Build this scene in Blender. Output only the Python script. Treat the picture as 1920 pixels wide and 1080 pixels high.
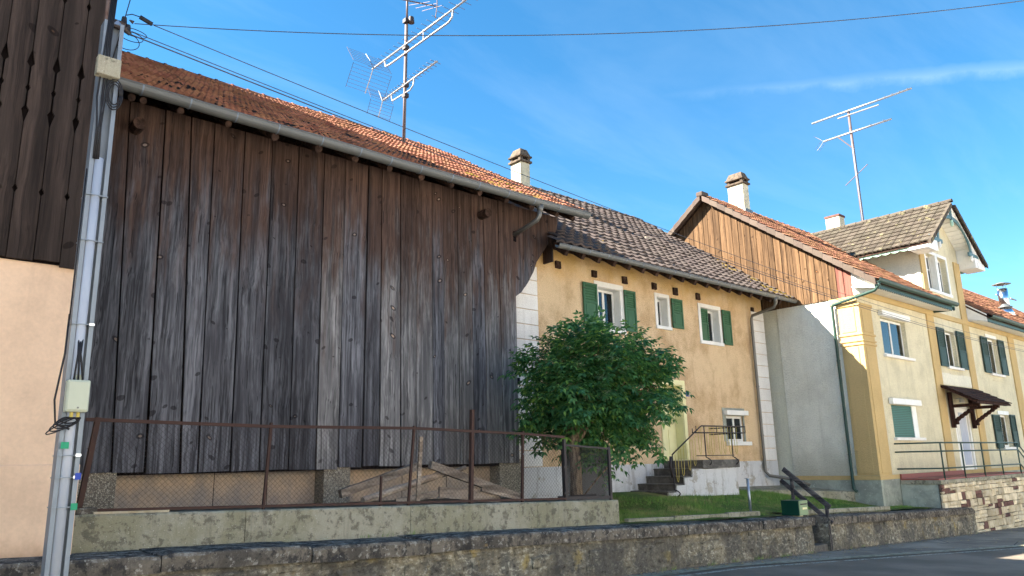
import bpy, math, random
import numpy as np
from mathutils import Vector, Matrix, noise
random.seed(7); RNG = np.random.default_rng(7)
SC = bpy.context.scene
COL = SC.collection
for o in list(bpy.data.objects): bpy.data.objects.remove(o)

# ---------------------------------------------------------------- camera
cam = bpy.data.cameras.new('camera'); cam_o = bpy.data.objects.new('camera', cam); COL.objects.link(cam_o)
cam.sensor_width = 36.0; cam.lens = 1423.0 / 1920.0 * 36.0; cam.clip_end = 2000.0; cam.clip_start = 0.05
cx_ = Vector((0.74866, -0.66257, -0.02255)); cy_ = -Vector((0.13239, 0.18274, -0.97421)); cz_ = -Vector((0.64960, 0.72637, 0.22452))
cam_o.matrix_world = Matrix(((cx_.x, cy_.x, cz_.x, 0), (cx_.y, cy_.y, cz_.y, 0), (cx_.z, cy_.z, cz_.z, 1.6), (0, 0, 0, 1)))
SC.camera = cam_o

# ---------------------------------------------------------------- sky and sun
SUN = Vector((-1.3, 1.0, 1.3)).normalized()          # towards the sun: left and behind the houses
ELEV = math.asin(SUN.z); AZ = math.atan2(SUN.x, SUN.y)
world = bpy.data.worlds.new('World'); SC.world = world; world.use_nodes = True
wn = world.node_tree; wn.nodes.clear()
def wnode(t, **k):
    n = wn.nodes.new(t)
    for a, b in k.items(): setattr(n, a, b)
    return n
sky = wnode('ShaderNodeTexSky', sky_type='NISHITA', sun_disc=False)
sky.sun_elevation = ELEV; sky.sun_rotation = AZ; sky.altitude = 500; sky.air_density = 1.0; sky.dust_density = 0.15; sky.ozone_density = 3.0
bg = wnode('ShaderNodeBackground'); bg.inputs[1].default_value = 0.052
wo = wnode('ShaderNodeOutputWorld')
# thin cirrus: fractal noise on a high layer plus one old contrail, all by direction
tc = wnode('ShaderNodeTexCoord')
sep = wnode('ShaderNodeSeparateXYZ'); wn.links.new(tc.outputs['Generated'], sep.inputs[0])
def wmath(op, a, b=None, c=None, clamp=False):
    n = wnode('ShaderNodeMath', operation=op, use_clamp=clamp)
    for i, v in enumerate((a, b, c)):
        if v is None: continue
        if isinstance(v, (int, float)): n.inputs[i].default_value = v
        else: wn.links.new(v, n.inputs[i])
    return n.outputs[0]
zc_ = wmath('MAXIMUM', sep.outputs[2], 0.05)
u_ = wmath('DIVIDE', sep.outputs[0], zc_); v_ = wmath('DIVIDE', sep.outputs[1], zc_)
cmb = wnode('ShaderNodeCombineXYZ'); wn.links.new(u_, cmb.inputs[0]); wn.links.new(v_, cmb.inputs[1])
mp = wnode('ShaderNodeMapping'); wn.links.new(cmb.outputs[0], mp.inputs[0]); mp.inputs['Rotation'].default_value = (0, 0, 0.55); mp.inputs['Scale'].default_value = (0.45, 1.5, 1)
nz = wnode('ShaderNodeTexNoise'); nz.inputs['Scale'].default_value = 0.9; nz.inputs['Detail'].default_value = 7; nz.inputs['Roughness'].default_value = 0.62; nz.inputs['Distortion'].default_value = 0.5
wn.links.new(mp.outputs[0], nz.inputs['Vector'])
cir = wmath('MULTIPLY', wmath('SUBTRACT', nz.outputs[0], 0.46, clamp=True), 0.50, clamp=True)
dt = wnode('ShaderNodeVectorMath', operation='DOT_PRODUCT'); wn.links.new(tc.outputs['Generated'], dt.inputs[0]); dt.inputs[1].default_value = (-0.3333, -0.298, 0.8945)
nz2 = wnode('ShaderNodeTexNoise'); nz2.inputs['Scale'].default_value = 14; nz2.inputs['Detail'].default_value = 6; nz2.inputs['Roughness'].default_value = 0.65
wn.links.new(tc.outputs['Generated'], nz2.inputs['Vector'])
off = wmath('ADD', dt.outputs['Value'], wmath('MULTIPLY', wmath('SUBTRACT', nz2.outputs[0], 0.5), 0.022))
band = wmath('SUBTRACT', 1.0, wmath('DIVIDE', wmath('ABSOLUTE', off), 0.0125), clamp=True)
age = wmath('MULTIPLY', wmath('SUBTRACT', sep.outputs[0], 0.70), 5.5, clamp=True)
trail = wmath('MULTIPLY', wmath('MULTIPLY', band, age), wmath('ADD', -0.08, wmath('MULTIPLY', nz2.outputs[0], 0.58)))
cloud = wmath('MAXIMUM', cir, trail, clamp=True)
mixc = wnode('ShaderNodeMixRGB'); wn.links.new(cloud, mixc.inputs[0]); hs = wnode('ShaderNodeHueSaturation'); hs.inputs['Saturation'].default_value = 1.27; hs.inputs['Hue'].default_value = 0.490; wn.links.new(sky.outputs[0], hs.inputs['Color']); wn.links.new(hs.outputs[0], mixc.inputs[1]); mixc.inputs[2].default_value = (3.6, 4.6, 5.4, 1)
wn.links.new(mixc.outputs[0], bg.inputs[0]); wn.links.new(bg.outputs[0], wo.inputs[0])
sun = bpy.data.lights.new('sun', 'SUN'); sun.energy = 5.0; sun.angle = math.radians(0.53); sun.color = (1.0, 0.93, 0.82)
sun_o = bpy.data.objects.new('sun', sun); COL.objects.link(sun_o); sun_o.location = SUN * 60
sun_o.rotation_euler = (-SUN).to_track_quat('-Z', 'Y').to_euler()
vs = SC.view_settings; vs.view_transform = 'Standard'; vs.look = 'None'; vs.exposure = 2.52; vs.gamma = 1.0; vs.use_curve_mapping = False
SC.render.engine = 'CYCLES'; SC.cycles.max_bounces = 5; SC.cycles.diffuse_bounces = 3; SC.cycles.glossy_bounces = 2

# ---------------------------------------------------------------- mesh helpers
def lin(r, g, b):
    f = lambda c: ((c / 255 + 0.055) / 1.055) ** 2.4 if c > 10 else c / 255 / 12.92
    return (f(r), f(g), f(b), 1.0)
V3 = Vector
class MB:
    def __init__(s): s.v = []; s.f = []
    def add(s, vs, fs):
        o = len(s.v); s.v += [tuple(v) for v in vs]; s.f += [tuple(i + o for i in f) for f in fs]; return s
    def box(s, x0, x1, y0, y1, z0, z1):
        return s.hexa([(x0, y0, z0), (x1, y0, z0), (x1, y1, z0), (x0, y1, z0), (x0, y0, z1), (x1, y0, z1), (x1, y1, z1), (x0, y1, z1)])
    def hexa(s, p):
        return s.add(p, [(0, 3, 2, 1), (4, 5, 6, 7), (0, 1, 5, 4), (1, 2, 6, 5), (2, 3, 7, 6), (3, 0, 4, 7)])
    def bar(s, p, q, w, h, up=(0, 0, 1)):
        p, q = V3(p), V3(q); d = (q - p).normalized(); u = V3(up)
        a = d.cross(u)
        if a.length < 1e-4: a = d.cross(V3((0, 1, 0)))
        a.normalize(); b = a.cross(d).normalized(); a = a * w / 2; b = b * h / 2
        return s.hexa([p - a - b, p + a - b, q + a - b, q - a - b, p - a + b, p + a + b, q + a + b, q - a + b])
    def tube(s, pts, r, n=8, cap=True):
        pts = [V3(p) for p in pts]; o = len(s.v); ref = None
        for i, p in enumerate(pts):
            d = (pts[min(i + 1, len(pts) - 1)] - pts[max(i - 1, 0)]).normalized()
            if ref is None:
                ref = d.cross(V3((0, 0, 1)))
                if ref.length < 1e-3: ref = d.cross(V3((0, 1, 0)))
            ref = (ref - d * ref.dot(d)).normalized(); b = d.cross(ref)
            rr = r[i] if isinstance(r, (list, tuple)) else r
            for k in range(n):
                a = 2 * math.pi * k / n; s.v.append(tuple(p + ref * math.cos(a) * rr + b * math.sin(a) * rr))
        for i in range(len(pts) - 1):
            for k in range(n):
                k2 = (k + 1) % n; s.f.append((o + i * n + k, o + i * n + k2, o + (i + 1) * n + k2, o + (i + 1) * n + k))
        if cap:
            s.f.append(tuple(o + k for k in range(n - 1, -1, -1))); e = o + (len(pts) - 1) * n; s.f.append(tuple(e + k for k in range(n)))
        return s
    def prism(s, poly, ext):
        n = len(poly); e = V3(ext); a = [V3(p) for p in poly]; b = [p + e for p in a]
        return s.add(a + b, [tuple(range(n)), tuple(range(2 * n - 1, n - 1, -1))] + [(i, n + i, n + (i + 1) % n, (i + 1) % n) for i in range(n)])
    def stone(s, x0, x1, y0, y1, z0, z1, c=0.02, j=0.01):
        R = lambda: random.uniform(-j, j)
        q = lambda y, m: [(x0 + m + R(), y + R() * .5, z0 + m + R()), (x1 - m + R(), y + R() * .5, z0 + m + R()), (x1 - m + R(), y + R() * .5, z1 - m + R()), (x0 + m + R(), y + R() * .5, z1 - m + R())]
        return s.add(q(y0, c) + q(y0 + c, 0) + q(y1, 0), [(0, 1, 2, 3)] + [(4 + i, 4 + (i + 1) % 4, (i + 1) % 4, i) for i in range(4)] + [(8 + i, 8 + (i + 1) % 4, 4 + (i + 1) % 4, 4 + i) for i in range(4)])
    def build(s, name, m, parent=None, bev=0, smooth=False, kind=None, recalc=True):
        org = ORG.get(parent, V3((0, 0, 0))) if parent else V3((0, 0, 0))
        me = bpy.data.meshes.new(name); v = np.array(s.v, dtype=float).reshape(-1, 3) - np.array(org)
        me.from_pydata(v.tolist(), [], s.f)
        if recalc:
            import bmesh
            b = bmesh.new(); b.from_mesh(me); bmesh.ops.recalc_face_normals(b, faces=b.faces); b.to_mesh(me); b.free()
        me.materials.append(MAT[m])
        if smooth: me.polygons.foreach_set('use_smooth', [True] * len(me.polygons))
        o = bpy.data.objects.new(name, me); COL.objects.link(o); ORG[o] = V3(org)
        if parent: o.parent = parent
        if bev:
            md = o.modifiers.new('bevel', 'BEVEL'); md.width = bev; md.segments = 2; md.limit_method = 'ANGLE'
        if kind: o['kind'] = kind
        return o
ORG = {}
def thing(name, label, cat, loc=(0, 0, 0), group=None):
    o = bpy.data.objects.new(name, None); COL.objects.link(o); o.location = loc; o.empty_display_size = 0.2
    o['label'] = label; o['category'] = cat
    if group: o['group'] = group
    ORG[o] = V3(loc); return o
def tag(o, label, cat, group=None):
    o['label'] = label; o['category'] = cat
    if group: o['group'] = group
    return o
def struct(o): o['kind'] = 'structure'; return o
def facade(mb, x0, x1, z0, z1, holes, at, depth, axis='Y'):
    """wall sheet facing -Y (axis Y) or -X (axis X) with real openings and reveals; holes = (x0,x1,z0,z1)"""
    xs = sorted({x0, x1, *[h[0] for h in holes], *[h[1] for h in holes]}); zs = sorted({z0, z1, *[h[2] for h in holes], *[h[3] for h in holes]})
    P = (lambda x, d, z: (x, at + d, z)) if axis == 'Y' else (lambda x, d, z: (at + d, x, z))
    for i in range(len(xs) - 1):
        for k in range(len(zs) - 1):
            mx, mz = (xs[i] + xs[i + 1]) / 2, (zs[k] + zs[k + 1]) / 2
            if any(h[0] < mx < h[1] and h[2] < mz < h[3] for h in holes): continue
            mb.add([P(xs[i], 0, zs[k]), P(xs[i + 1], 0, zs[k]), P(xs[i + 1], 0, zs[k + 1]), P(xs[i], 0, zs[k + 1])], [(0, 1, 2, 3)])
    for a, b, c, d in holes:
        for (p, q) in (((a, c), (b, c)), ((b, c), (b, d)), ((b, d), (a, d)), ((a, d), (a, c))):
            mb.add([P(p[0], 0, p[1]), P(q[0], 0, q[1]), P(q[0], depth, q[1]), P(p[0], depth, p[1])], [(0, 1, 2, 3)])
    return mb
# ---------------------------------------------------------------- materials
MAT = {}
class NT:
    def __init__(s, name, rough=0.85, spec=0.3, metal=0.0):
        m = bpy.data.materials.new(name); m.use_nodes = True; s.t = m.node_tree; MAT[name] = m
        s.b = s.t.nodes['Principled BSDF']; s.b.inputs['Roughness'].default_value = rough; s.b.inputs['Specular IOR Level'].default_value = spec; s.b.inputs['Metallic'].default_value = metal
        s.geo = s.t.nodes.new('ShaderNodeNewGeometry'); s.oi = s.t.nodes.new('ShaderNodeObjectInfo'); s.pos = s.geo.outputs['Position']
    def n(s, t, **k):
        n = s.t.nodes.new(t)
        for a, b in k.items(): setattr(n, a, b)
        return n
    def put(s, sock, v):
        if isinstance(v, (int, float)): sock.default_value = v
        elif isinstance(v, tuple): sock.default_value = v
        else: s.t.links.new(v, sock)
    def math(s, op, a, b=None, clamp=False):
        n = s.n('ShaderNodeMath', operation=op, use_clamp=clamp); s.put(n.inputs[0], a)
        if b is not None: s.put(n.inputs[1], b)
        return n.outputs[0]
    def rand(s):      # one random number for each object and each mesh island
        return s.math('FRACT', s.math('ADD', s.oi.outputs['Random'], s.geo.outputs['Random Per Island']))
    def vec(s, sc=(1, 1, 1), rnd=0.0, base=None):
        m = s.n('ShaderNodeVectorMath', operation='MULTIPLY'); s.put(m.inputs[0], base or s.pos); m.inputs[1].default_value = sc
        if not rnd: return m.outputs[0]
        c = s.n('ShaderNodeCombineXYZ'); r = s.math('MULTIPLY', s.rand(), rnd); s.put(c.inputs[0], r); s.put(c.inputs[1], s.math('MULTIPLY', r, 1.7)); s.put(c.inputs[2], s.math('MULTIPLY', r, 2.3))
        a = s.n('ShaderNodeVectorMath', operation='ADD'); s.put(a.inputs[0], m.outputs[0]); s.put(a.inputs[1], c.outputs[0]); return a.outputs[0]
    def noise(s, v, scale=1.0, detail=4, rough=0.55, dist=0.0):
        n = s.n('ShaderNodeTexNoise'); s.put(n.inputs['Vector'], v); n.inputs['Scale'].default_value = scale; n.inputs['Detail'].default_value = detail; n.inputs['Roughness'].default_value = rough; n.inputs['Distortion'].default_value = dist
        return n.outputs[0]
    def vor(s, v, scale=1.0, feat='F1', out='Distance', rand=1.0):
        n = s.n('ShaderNodeTexVoronoi', feature=feat); s.put(n.inputs['Vector'], v); n.inputs['Scale'].default_value = scale; n.inputs['Randomness'].default_value = rand
        return n.outputs[out]
    def ramp(s, f, a, b, ca=None, cb=None):       # smooth 0..1 between a and b, or a colour blend
        n = s.n('ShaderNodeMapRange', interpolation_type='SMOOTHSTEP'); s.put(n.inputs[0], f); n.inputs[1].default_value = a; n.inputs[2].default_value = b
        if ca is None: return n.outputs[0]
        return s.mix(n.outputs[0], ca, cb)
    def mix(s, f, a, b, mode='MIX'):
        n = s.n('ShaderNodeMixRGB', blend_type=mode); s.put(n.inputs[0], f); s.put(n.inputs[1], a); s.put(n.inputs[2], b); return n.outputs[0]
    def hsv(s, c, h=0.5, sa=1.0, v=1.0):
        n = s.n('ShaderNodeHueSaturation'); s.put(n.inputs['Color'], c); s.put(n.inputs['Hue'], h); s.put(n.inputs['Saturation'], sa); s.put(n.inputs['Value'], v); return n.outputs[0]
    def out(s, col=None, bump=None, strength=0.4, dist=0.02, rough=None):
        if col is not None: s.put(s.b.inputs['Base Color'], col)
        if rough is not None: s.put(s.b.inputs['Roughness'], rough)
        if bump is not None:
            n = s.n('ShaderNodeBump'); n.inputs['Strength'].default_value = strength; n.inputs['Distance'].default_value = dist; s.put(n.inputs['Height'], bump); s.put(s.b.inputs['Normal'], n.outputs[0])
def sepz(t, v=None):
    n = t.n('ShaderNodeSeparateXYZ'); t.put(n.inputs[0], v or t.pos); return n.outputs
def wood(name, light, dark, tint, grain=(30, 30, .9), knots=True, weather=None, rough=0.9, var=0.35, streak=.5, cracks=False):
    """weathered softwood, grain along Z: soft streaks, fibre lines, knots, per board tint; weather = (z_low, z_high, colour) brown where the eaves kept it dry"""
    t = NT(name, rough, 0.15); p = t.vec((1, 1, 1), 37.0); k3 = tuple(c / max(grain) for c in grain)
    wob = t.noise(t.vec((1, 1, .5), base=p), 2.2, 2)
    pw = t.n('ShaderNodeVectorMath', operation='ADD'); t.put(pw.inputs[0], p)
    cm = t.n('ShaderNodeCombineXYZ'); t.put(cm.inputs[0], t.math('MULTIPLY', wob, .10)); t.put(cm.inputs[1], t.math('MULTIPLY', wob, .10)); t.put(pw.inputs[1], cm.outputs[0]); p2 = pw.outputs[0]
    fib = t.noise(t.vec(grain, base=p2), 1.0, 4, .6); fine = t.noise(t.vec((130 * k3[0], 130 * k3[1], 130 * k3[2]), base=p2), 1.0, 2, .6)
    soft = t.noise(t.vec((11 * k3[0], 11 * k3[1], 11 * k3[2] * .9), base=p2), 1.0, 2, .5); big = t.noise(t.vec((3.5, 3.5, .9), base=p2), 1.0, 4, .6)
    f = t.math('ADD', t.math('MULTIPLY', fib, .55), t.math('ADD', t.math('MULTIPLY', fine, .25), t.math('MULTIPLY', soft, .20)))
    col = t.mix(t.ramp(f, .36, .66), dark, light)
    col = t.mix(t.math('MULTIPLY', t.ramp(big, .40, .66), .8), col, tint)
    if weather:
        z = sepz(t)[2]; zz = t.math('ADD', z, t.math('MULTIPLY', t.math('SUBTRACT', big, .5), 4.5)); zz = t.math('ADD', zz, t.math('MULTIPLY', t.math('SUBTRACT', soft, .5), 3.0))
        br = t.mix(t.ramp(f, .34, .66), tuple(c * .42 for c in weather[2][:3]) + (1,), weather[2])
        col = t.mix(t.ramp(zz, weather[0], weather[1]), col, br)
    col = t.hsv(col, .5, 1.0, t.math('ADD', 1 - streak / 2, t.math('MULTIPLY', t.ramp(soft, .3, .7), streak)))
    if knots:
        sk_ = t.n('ShaderNodeSeparateXYZ'); t.put(sk_.inputs[0], p); c2 = t.n('ShaderNodeCombineXYZ'); u = t.math('ADD', sk_.outputs[0], sk_.outputs[1])
        t.put(c2.inputs[0], t.math('MULTIPLY', u, 3.3)); t.put(c2.inputs[2], t.math('MULTIPLY', t.math('ADD', sk_.outputs[2], t.math('MULTIPLY', t.math('SINE', t.math('MULTIPLY', u, 9.0)), .06)), 4.6))
        k = t.vor(c2.outputs[0], 1.0); kc = t.vor(c2.outputs[0], 1.0, out='Color'); sp = t.n('ShaderNodeSeparateColor'); t.put(sp.inputs[0], kc)
        size = t.math('MULTIPLY', t.math('SUBTRACT', sp.outputs[0], .05), .21)
        ring = t.ramp(t.math('SUBTRACT', k, size), -.004, .05); core = t.math('MULTIPLY', t.ramp(t.math('SUBTRACT', k, t.math('MULTIPLY', size, .55)), .012, -.012), t.ramp(sp.outputs[1], .50, .54))
        col = t.mix(t.ramp(ring, 0, 1), t.mix(.62, col, (dark[0] * .28, dark[1] * .22, dark[2] * .2, 1)), col); col = t.mix(core, col, (light[0] * 1.15, light[1] * .86, light[2] * .64, 1))
    if cracks:
        ck = t.noise(t.vec((46, 46, .28), base=p2), 1.0, 2, .5); col = t.mix(t.math('MULTIPLY', t.ramp(ck, .335, .30), .85), col, (.012, .011, .012, 1))
    col = t.hsv(col, .5, 1.0, t.math('ADD', 1 - var / 2, t.math('MULTIPLY', t.rand(), var)))
    t.out(col, t.math('ADD', fib, t.math('MULTIPLY', fine, .4)), .5, .012)
    return t
def plaster(name, base, dirt, scale=60, depth=.012, blotch=.35, strength=.5, drips=.25, fresh=None, amp=.6):
    t = NT(name, .93, .15); g = t.noise(t.pos, scale, 4, .6); g2 = t.vor(t.pos, scale * .8, 'SMOOTH_F1')
    b = t.noise(t.vec((1, 1, .8)), 1.3, 8, .68); d = t.noise(t.vec((7, 7, .35)), 1.0, 5, .6)
    col = t.mix(t.math('MULTIPLY', t.ramp(b, .4, .68), blotch), base, dirt)
    col = t.mix(t.math('MULTIPLY', t.ramp(d, .52, .75), drips), col, dirt)
    if fresh:      # a height where the coat changes: sheltered top, or dirt splashed up at the foot
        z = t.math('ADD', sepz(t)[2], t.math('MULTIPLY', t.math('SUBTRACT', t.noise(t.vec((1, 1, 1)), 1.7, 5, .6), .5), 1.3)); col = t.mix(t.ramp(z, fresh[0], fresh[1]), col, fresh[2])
    col = t.hsv(col, .5, 1.0, t.math('ADD', 1 - amp / 2, t.math('MULTIPLY', g, amp)))
    t.out(col, t.math('ADD', g, t.math('MULTIPLY', g2, .7)), strength, depth); return t
def paint(name, base, wear, rough=.55, amount=.4, scale=9):
    t = NT(name, rough, .35); a = t.noise(t.vec((1, 1, .45)), scale, 6, .68); c = t.noise(t.pos, 2.0, 3)
    col = t.mix(t.math('MULTIPLY', t.ramp(a, .55, .72), amount), base, wear)
    col = t.hsv(col, .5, 1, t.math('ADD', .8, t.math('MULTIPLY', c, .4))); t.out(col, a, .25, .004); return t
def tilemat(name, base, dark, moss, mossamt, lo=.54, hi=.66, msc=1.6):
    t = NT(name, .9, .12); r = t.rand(); n = t.noise(t.pos, 30, 5, .65); b = t.noise(t.pos, msc, 6, .7)
    col = t.mix(r, base, dark); col = t.hsv(col, t.math('ADD', .49, t.math('MULTIPLY', t.math('FRACT', t.math('MULTIPLY', r, 7.3)), .02)), 1, t.math('ADD', .6, t.math('MULTIPLY', n, .8)))
    col = t.mix(t.math('MULTIPLY', t.ramp(b, lo, hi), mossamt), col, moss)
    t.out(col, n, .3, .006); return t
def stonemat(name, a, b, c, sc=3.0, bump=.02, rough=.95, strength=.7, island=.25):
    t = NT(name, rough, .15); n1 = t.noise(t.pos, sc, 8, .68, .3); n2 = t.noise(t.pos, sc * 8, 6, .75); n3 = t.noise(t.vec((1, 1, .5)), sc * .45, 4, .6)
    col = t.mix(t.ramp(n1, .38, .62), a, b); col = t.mix(t.math('MULTIPLY', t.ramp(n2, .56, .70), .85), col, c)
    col = t.hsv(col, .5, 1, t.math('ADD', .72 - island / 2, t.math('ADD', t.math('MULTIPLY', n3, .55), t.math('MULTIPLY', t.rand(), island))))
    t.out(col, t.math('ADD', n1, t.math('MULTIPLY', n2, .5)), strength, bump); return t
def metal(name, base, rough=.45, met=.8, var=.3, sc=6, rust=None, ramt=.0):
    t = NT(name, rough, .4, met); n = t.noise(t.vec((1, 1, .6)), sc, 6, .65); col = t.hsv(base, .5, 1, t.math('ADD', 1 - var / 2, t.math('MULTIPLY', n, var)))
    if rust: col = t.mix(t.math('MULTIPLY', t.ramp(n, .5, .62), ramt), col, rust)
    t.out(col, n, .12, .003); return t

wood('barn_wood', lin(120, 120, 124), lin(52, 51, 54), lin(74, 73, 77), weather=(3.9, 6.6, lin(86, 67, 58)), var=.5, streak=.4, cracks=True)
wood('pale_barn_wood', lin(160, 157, 154), lin(72, 70, 71), lin(106, 104, 104), weather=(3.4, 6.0, lin(88, 69, 60)), var=.45, streak=.4, cracks=True)
wood('left_wood', lin(76, 64, 58), lin(44, 38, 36), lin(58, 50, 46), weather=None, var=.35)
wood('end_wood', lin(92, 82, 75), lin(48, 43, 40), lin(70, 63, 58), grain=(30, 30, 30), knots=False)
wood('gable_wood', lin(118, 92, 66), lin(72, 54, 39), lin(94, 72, 51), var=.45, weather=None)
wood('red_wood', lin(140, 90, 76), lin(104, 66, 58), lin(122, 82, 72), knots=False, var=.2)
wood('beam_wood', lin(84, 62, 50), lin(36, 28, 24), lin(58, 44, 38), grain=(14, 14, 14), knots=False)
wood('log_wood', lin(172, 158, 142), lin(112, 100, 88), lin(146, 128, 112), grain=(1.4, 26, 26), knots=False, var=.5)
wood('rail_wood', lin(104, 98, 96), lin(48, 46, 48), lin(72, 68, 70), grain=(40, 4, 30), knots=False)
wood('canopy_wood', lin(74, 50, 42), lin(36, 24, 22), lin(56, 38, 34), knots=False)
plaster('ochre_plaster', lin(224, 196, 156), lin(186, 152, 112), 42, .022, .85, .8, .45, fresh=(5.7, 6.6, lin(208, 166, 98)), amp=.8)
plaster('peach_plaster', lin(234, 202, 172), lin(204, 174, 148), 30, .004, .6, .2, .35, fresh=(1.15, .55, lin(184, 146, 114)), amp=.22)
plaster('pale_plaster', lin(224, 214, 182), lin(192, 182, 152), 34, .03, .6, .9, .5, fresh=(1.6, .7, lin(190, 180, 154)))
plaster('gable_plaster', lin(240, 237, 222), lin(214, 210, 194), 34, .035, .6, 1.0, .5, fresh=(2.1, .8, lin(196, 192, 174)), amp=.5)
plaster('smooth_plaster', lin(226, 220, 198), lin(196, 190, 172), 30, .004, .3, .2)
plaster('yellow_plaster', lin(202, 174, 122), lin(178, 152, 104), 60, .02, .4, .7)
plaster('panel_plaster', lin(208, 182, 154), lin(164, 154, 144), 30, .004, .95, .2, .5)
plaster('white_block', lin(238, 234, 226), lin(206, 198, 186), 40, .004, .35, .2, .4)
t = NT('peel_plaster', .93, .12); a = t.noise(t.pos, 2.2, 7, .68, .4); b = t.noise(t.vec((6, 6, 1)), 1, 4, .6); g = t.noise(t.pos, 40, 4, .6)
c = t.mix(t.math('MULTIPLY', t.ramp(a, .545, .60), .8), lin(206, 205, 203), t.mix(g, lin(178, 170, 154), lin(146, 138, 126))); c = t.mix(t.math('MULTIPLY', t.ramp(b, .5, .7), .45), c, lin(140, 134, 124)); t.out(t.hsv(c, .5, 1, t.math('ADD', .8, t.math('MULTIPLY', g, .4))), t.math('ADD', t.ramp(a, .55, .50), t.math('MULTIPLY', g, .3)), .6, .012)
paint('white_paint', lin(236, 234, 226), lin(190, 178, 160), .5, .35)
paint('cream_paint', lin(234, 226, 170), lin(190, 180, 130), .5, .3)
paint('green_shutter', lin(58, 100, 70), lin(86, 128, 92), .6, .5, 12)
paint('dark_shutter', lin(42, 66, 60), lin(74, 98, 88), .6, .35, 12)
paint('mint_paint', lin(178, 212, 190), lin(120, 150, 138), .55, .3)
paint('teal_paint', lin(92, 122, 126), lin(70, 96, 100), .55, .3)
paint('green_metal', lin(50, 74, 66), lin(36, 54, 50), .4, .4)
paint('roller_green', lin(48, 104, 92), lin(36, 82, 72), .5, .2)
paint('box_green', lin(14, 62, 48), lin(10, 46, 38), .35, .2)
paint('box_face', lin(128, 150, 110), lin(100, 120, 92), .45, .3)
paint('red_tile', lin(150, 84, 74), lin(110, 64, 58), .6, .4)
paint('pale_box', lin(190, 196, 176), lin(160, 164, 146), .5, .3)
paint('dark_iron', lin(54, 48, 48), lin(84, 56, 44), .6, .5)
paint('rust_iron', lin(72, 52, 45), lin(50, 41, 38), .85, .6)
paint('yellow_wire', lin(196, 178, 92), lin(150, 136, 70), .6, .3)
paint('blue_enamel', lin(64, 92, 150), lin(50, 74, 124), .3, .1)
paint('black_rubber', lin(34, 34, 38), lin(24, 24, 26), .6, .2)
paint('conduit', lin(176, 182, 192), lin(156, 162, 172), .4, .2)
paint('tag_green', lin(30, 150, 110), lin(30, 130, 96), .5, .1)
paint('tag_blue', lin(40, 70, 170), lin(36, 60, 150), .5, .1)
paint('stain_white', lin(188, 190, 194), lin(120, 118, 120), .9, .7)
tilemat('barn_tile', lin(160, 112, 88), lin(126, 82, 64), lin(84, 62, 52), .8, .52, .64, 1.5)
tilemat('house_tile', lin(96, 86, 80), lin(82, 73, 69), lin(72, 66, 64), .5)
tilemat('far_tile', lin(148, 106, 82), lin(104, 72, 56), lin(106, 86, 54), .6, .55, .68, 1.0)
tilemat('dormer_tile', lin(94, 86, 75), lin(76, 69, 60), lin(156, 148, 108), .8, .60, .66, 3.6)
tilemat('verge_tile', lin(104, 91, 82), lin(88, 77, 70), lin(100, 90, 80), .5)
t = NT('coping_stone', 1.0, .0); a = t.noise(t.pos, 46, 6, .75); b = t.noise(t.pos, 2.4, 8, .7, .5); c3 = t.noise(t.vec((1, 1, .8)), 7, 8, .75); d = t.noise(t.pos, 16, 6, .7); zn = sepz(t, t.geo.outputs['Normal'])[2]
c = t.mix(t.ramp(b, .40, .60), lin(122, 114, 103), lin(88, 83, 77)); c = t.mix(t.math('MULTIPLY', t.ramp(c3, .50, .58), .8), c, lin(58, 57, 57)); lich = t.math('ADD', t.ramp(d, .56, .62), t.math('MULTIPLY', t.ramp(c3, .46, .40), t.ramp(zn, .2, .8)))
c = t.mix(t.math('MULTIPLY', t.math('MINIMUM', lich, 1.0), .5), c, lin(184, 180, 170)); c = t.mix(t.math('MULTIPLY', t.ramp(b, .64, .70), .6), c, lin(150, 128, 92))
t.out(t.hsv(c, .5, 1, t.math('ADD', .62 - .1, t.math('ADD', t.math('MULTIPLY', a, .76), t.math('MULTIPLY', t.rand(), .2)))), t.math('ADD', a, t.math('MULTIPLY', c3, 1.4)), .5, .012)
def rubblemat(name, isl):
    t = NT(name, .95, .12); n1 = t.noise(t.pos, 1.3, 6, .65, .4); n2 = t.noise(t.vec((1, 1, 1.5)), 11, 8, .75); n3 = t.noise(t.vec((1, 1, .7)), 3.2, 5, .7); n4 = t.noise(t.pos, 2.1, 4, .6)
    col = t.mix(t.ramp(n3, .40, .60), lin(152, 142, 120), lin(116, 112, 102)); col = t.mix(t.math('MULTIPLY', t.ramp(n2, .53, .58), .85), col, lin(194, 187, 168))
    col = t.mix(t.math('MULTIPLY', t.ramp(n4, .60, .70), .55), col, lin(186, 160, 84)); col = t.mix(t.math('MULTIPLY', t.ramp(n1, .38, .60), .75), col, lin(84, 81, 77))
    col = t.mix(t.math('MULTIPLY', t.ramp(n2, .46, .36), .8), col, lin(58, 54, 50)); n5 = t.noise(t.vec((1, 1, 1.2)), 34, 5, .7); col = t.hsv(col, .5, 1, t.math('ADD', .62, t.math('MULTIPLY', n5, .76)))
    cr = t.vor(t.vec((1, 1, 1.5)), 2.6, 'DISTANCE_TO_EDGE'); col = t.mix(t.math('MULTIPLY', t.ramp(cr, .008, .002), .10), col, lin(48, 44, 40))
    col = t.hsv(col, .5, 1, t.math('ADD', 1.0 - isl / 2, t.math('MULTIPLY', t.rand(), isl))); t.out(col, t.math('ADD', n2, t.math('MULTIPLY', n3, .6)), .9, .035)
rubblemat('rubble', 0.0); rubblemat('rubble_stone', .3)
t = NT('concrete', .95, .12); a = t.noise(t.pos, 70, 6, .75); b = t.noise(t.vec((1, 1, .6)), 1.6, 7, .7); c3 = t.noise(t.pos, 9, 7, .75); sp = t.vor(t.pos, 26); d = t.noise(t.vec((5, 5, .5)), 1, 5, .65)
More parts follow.
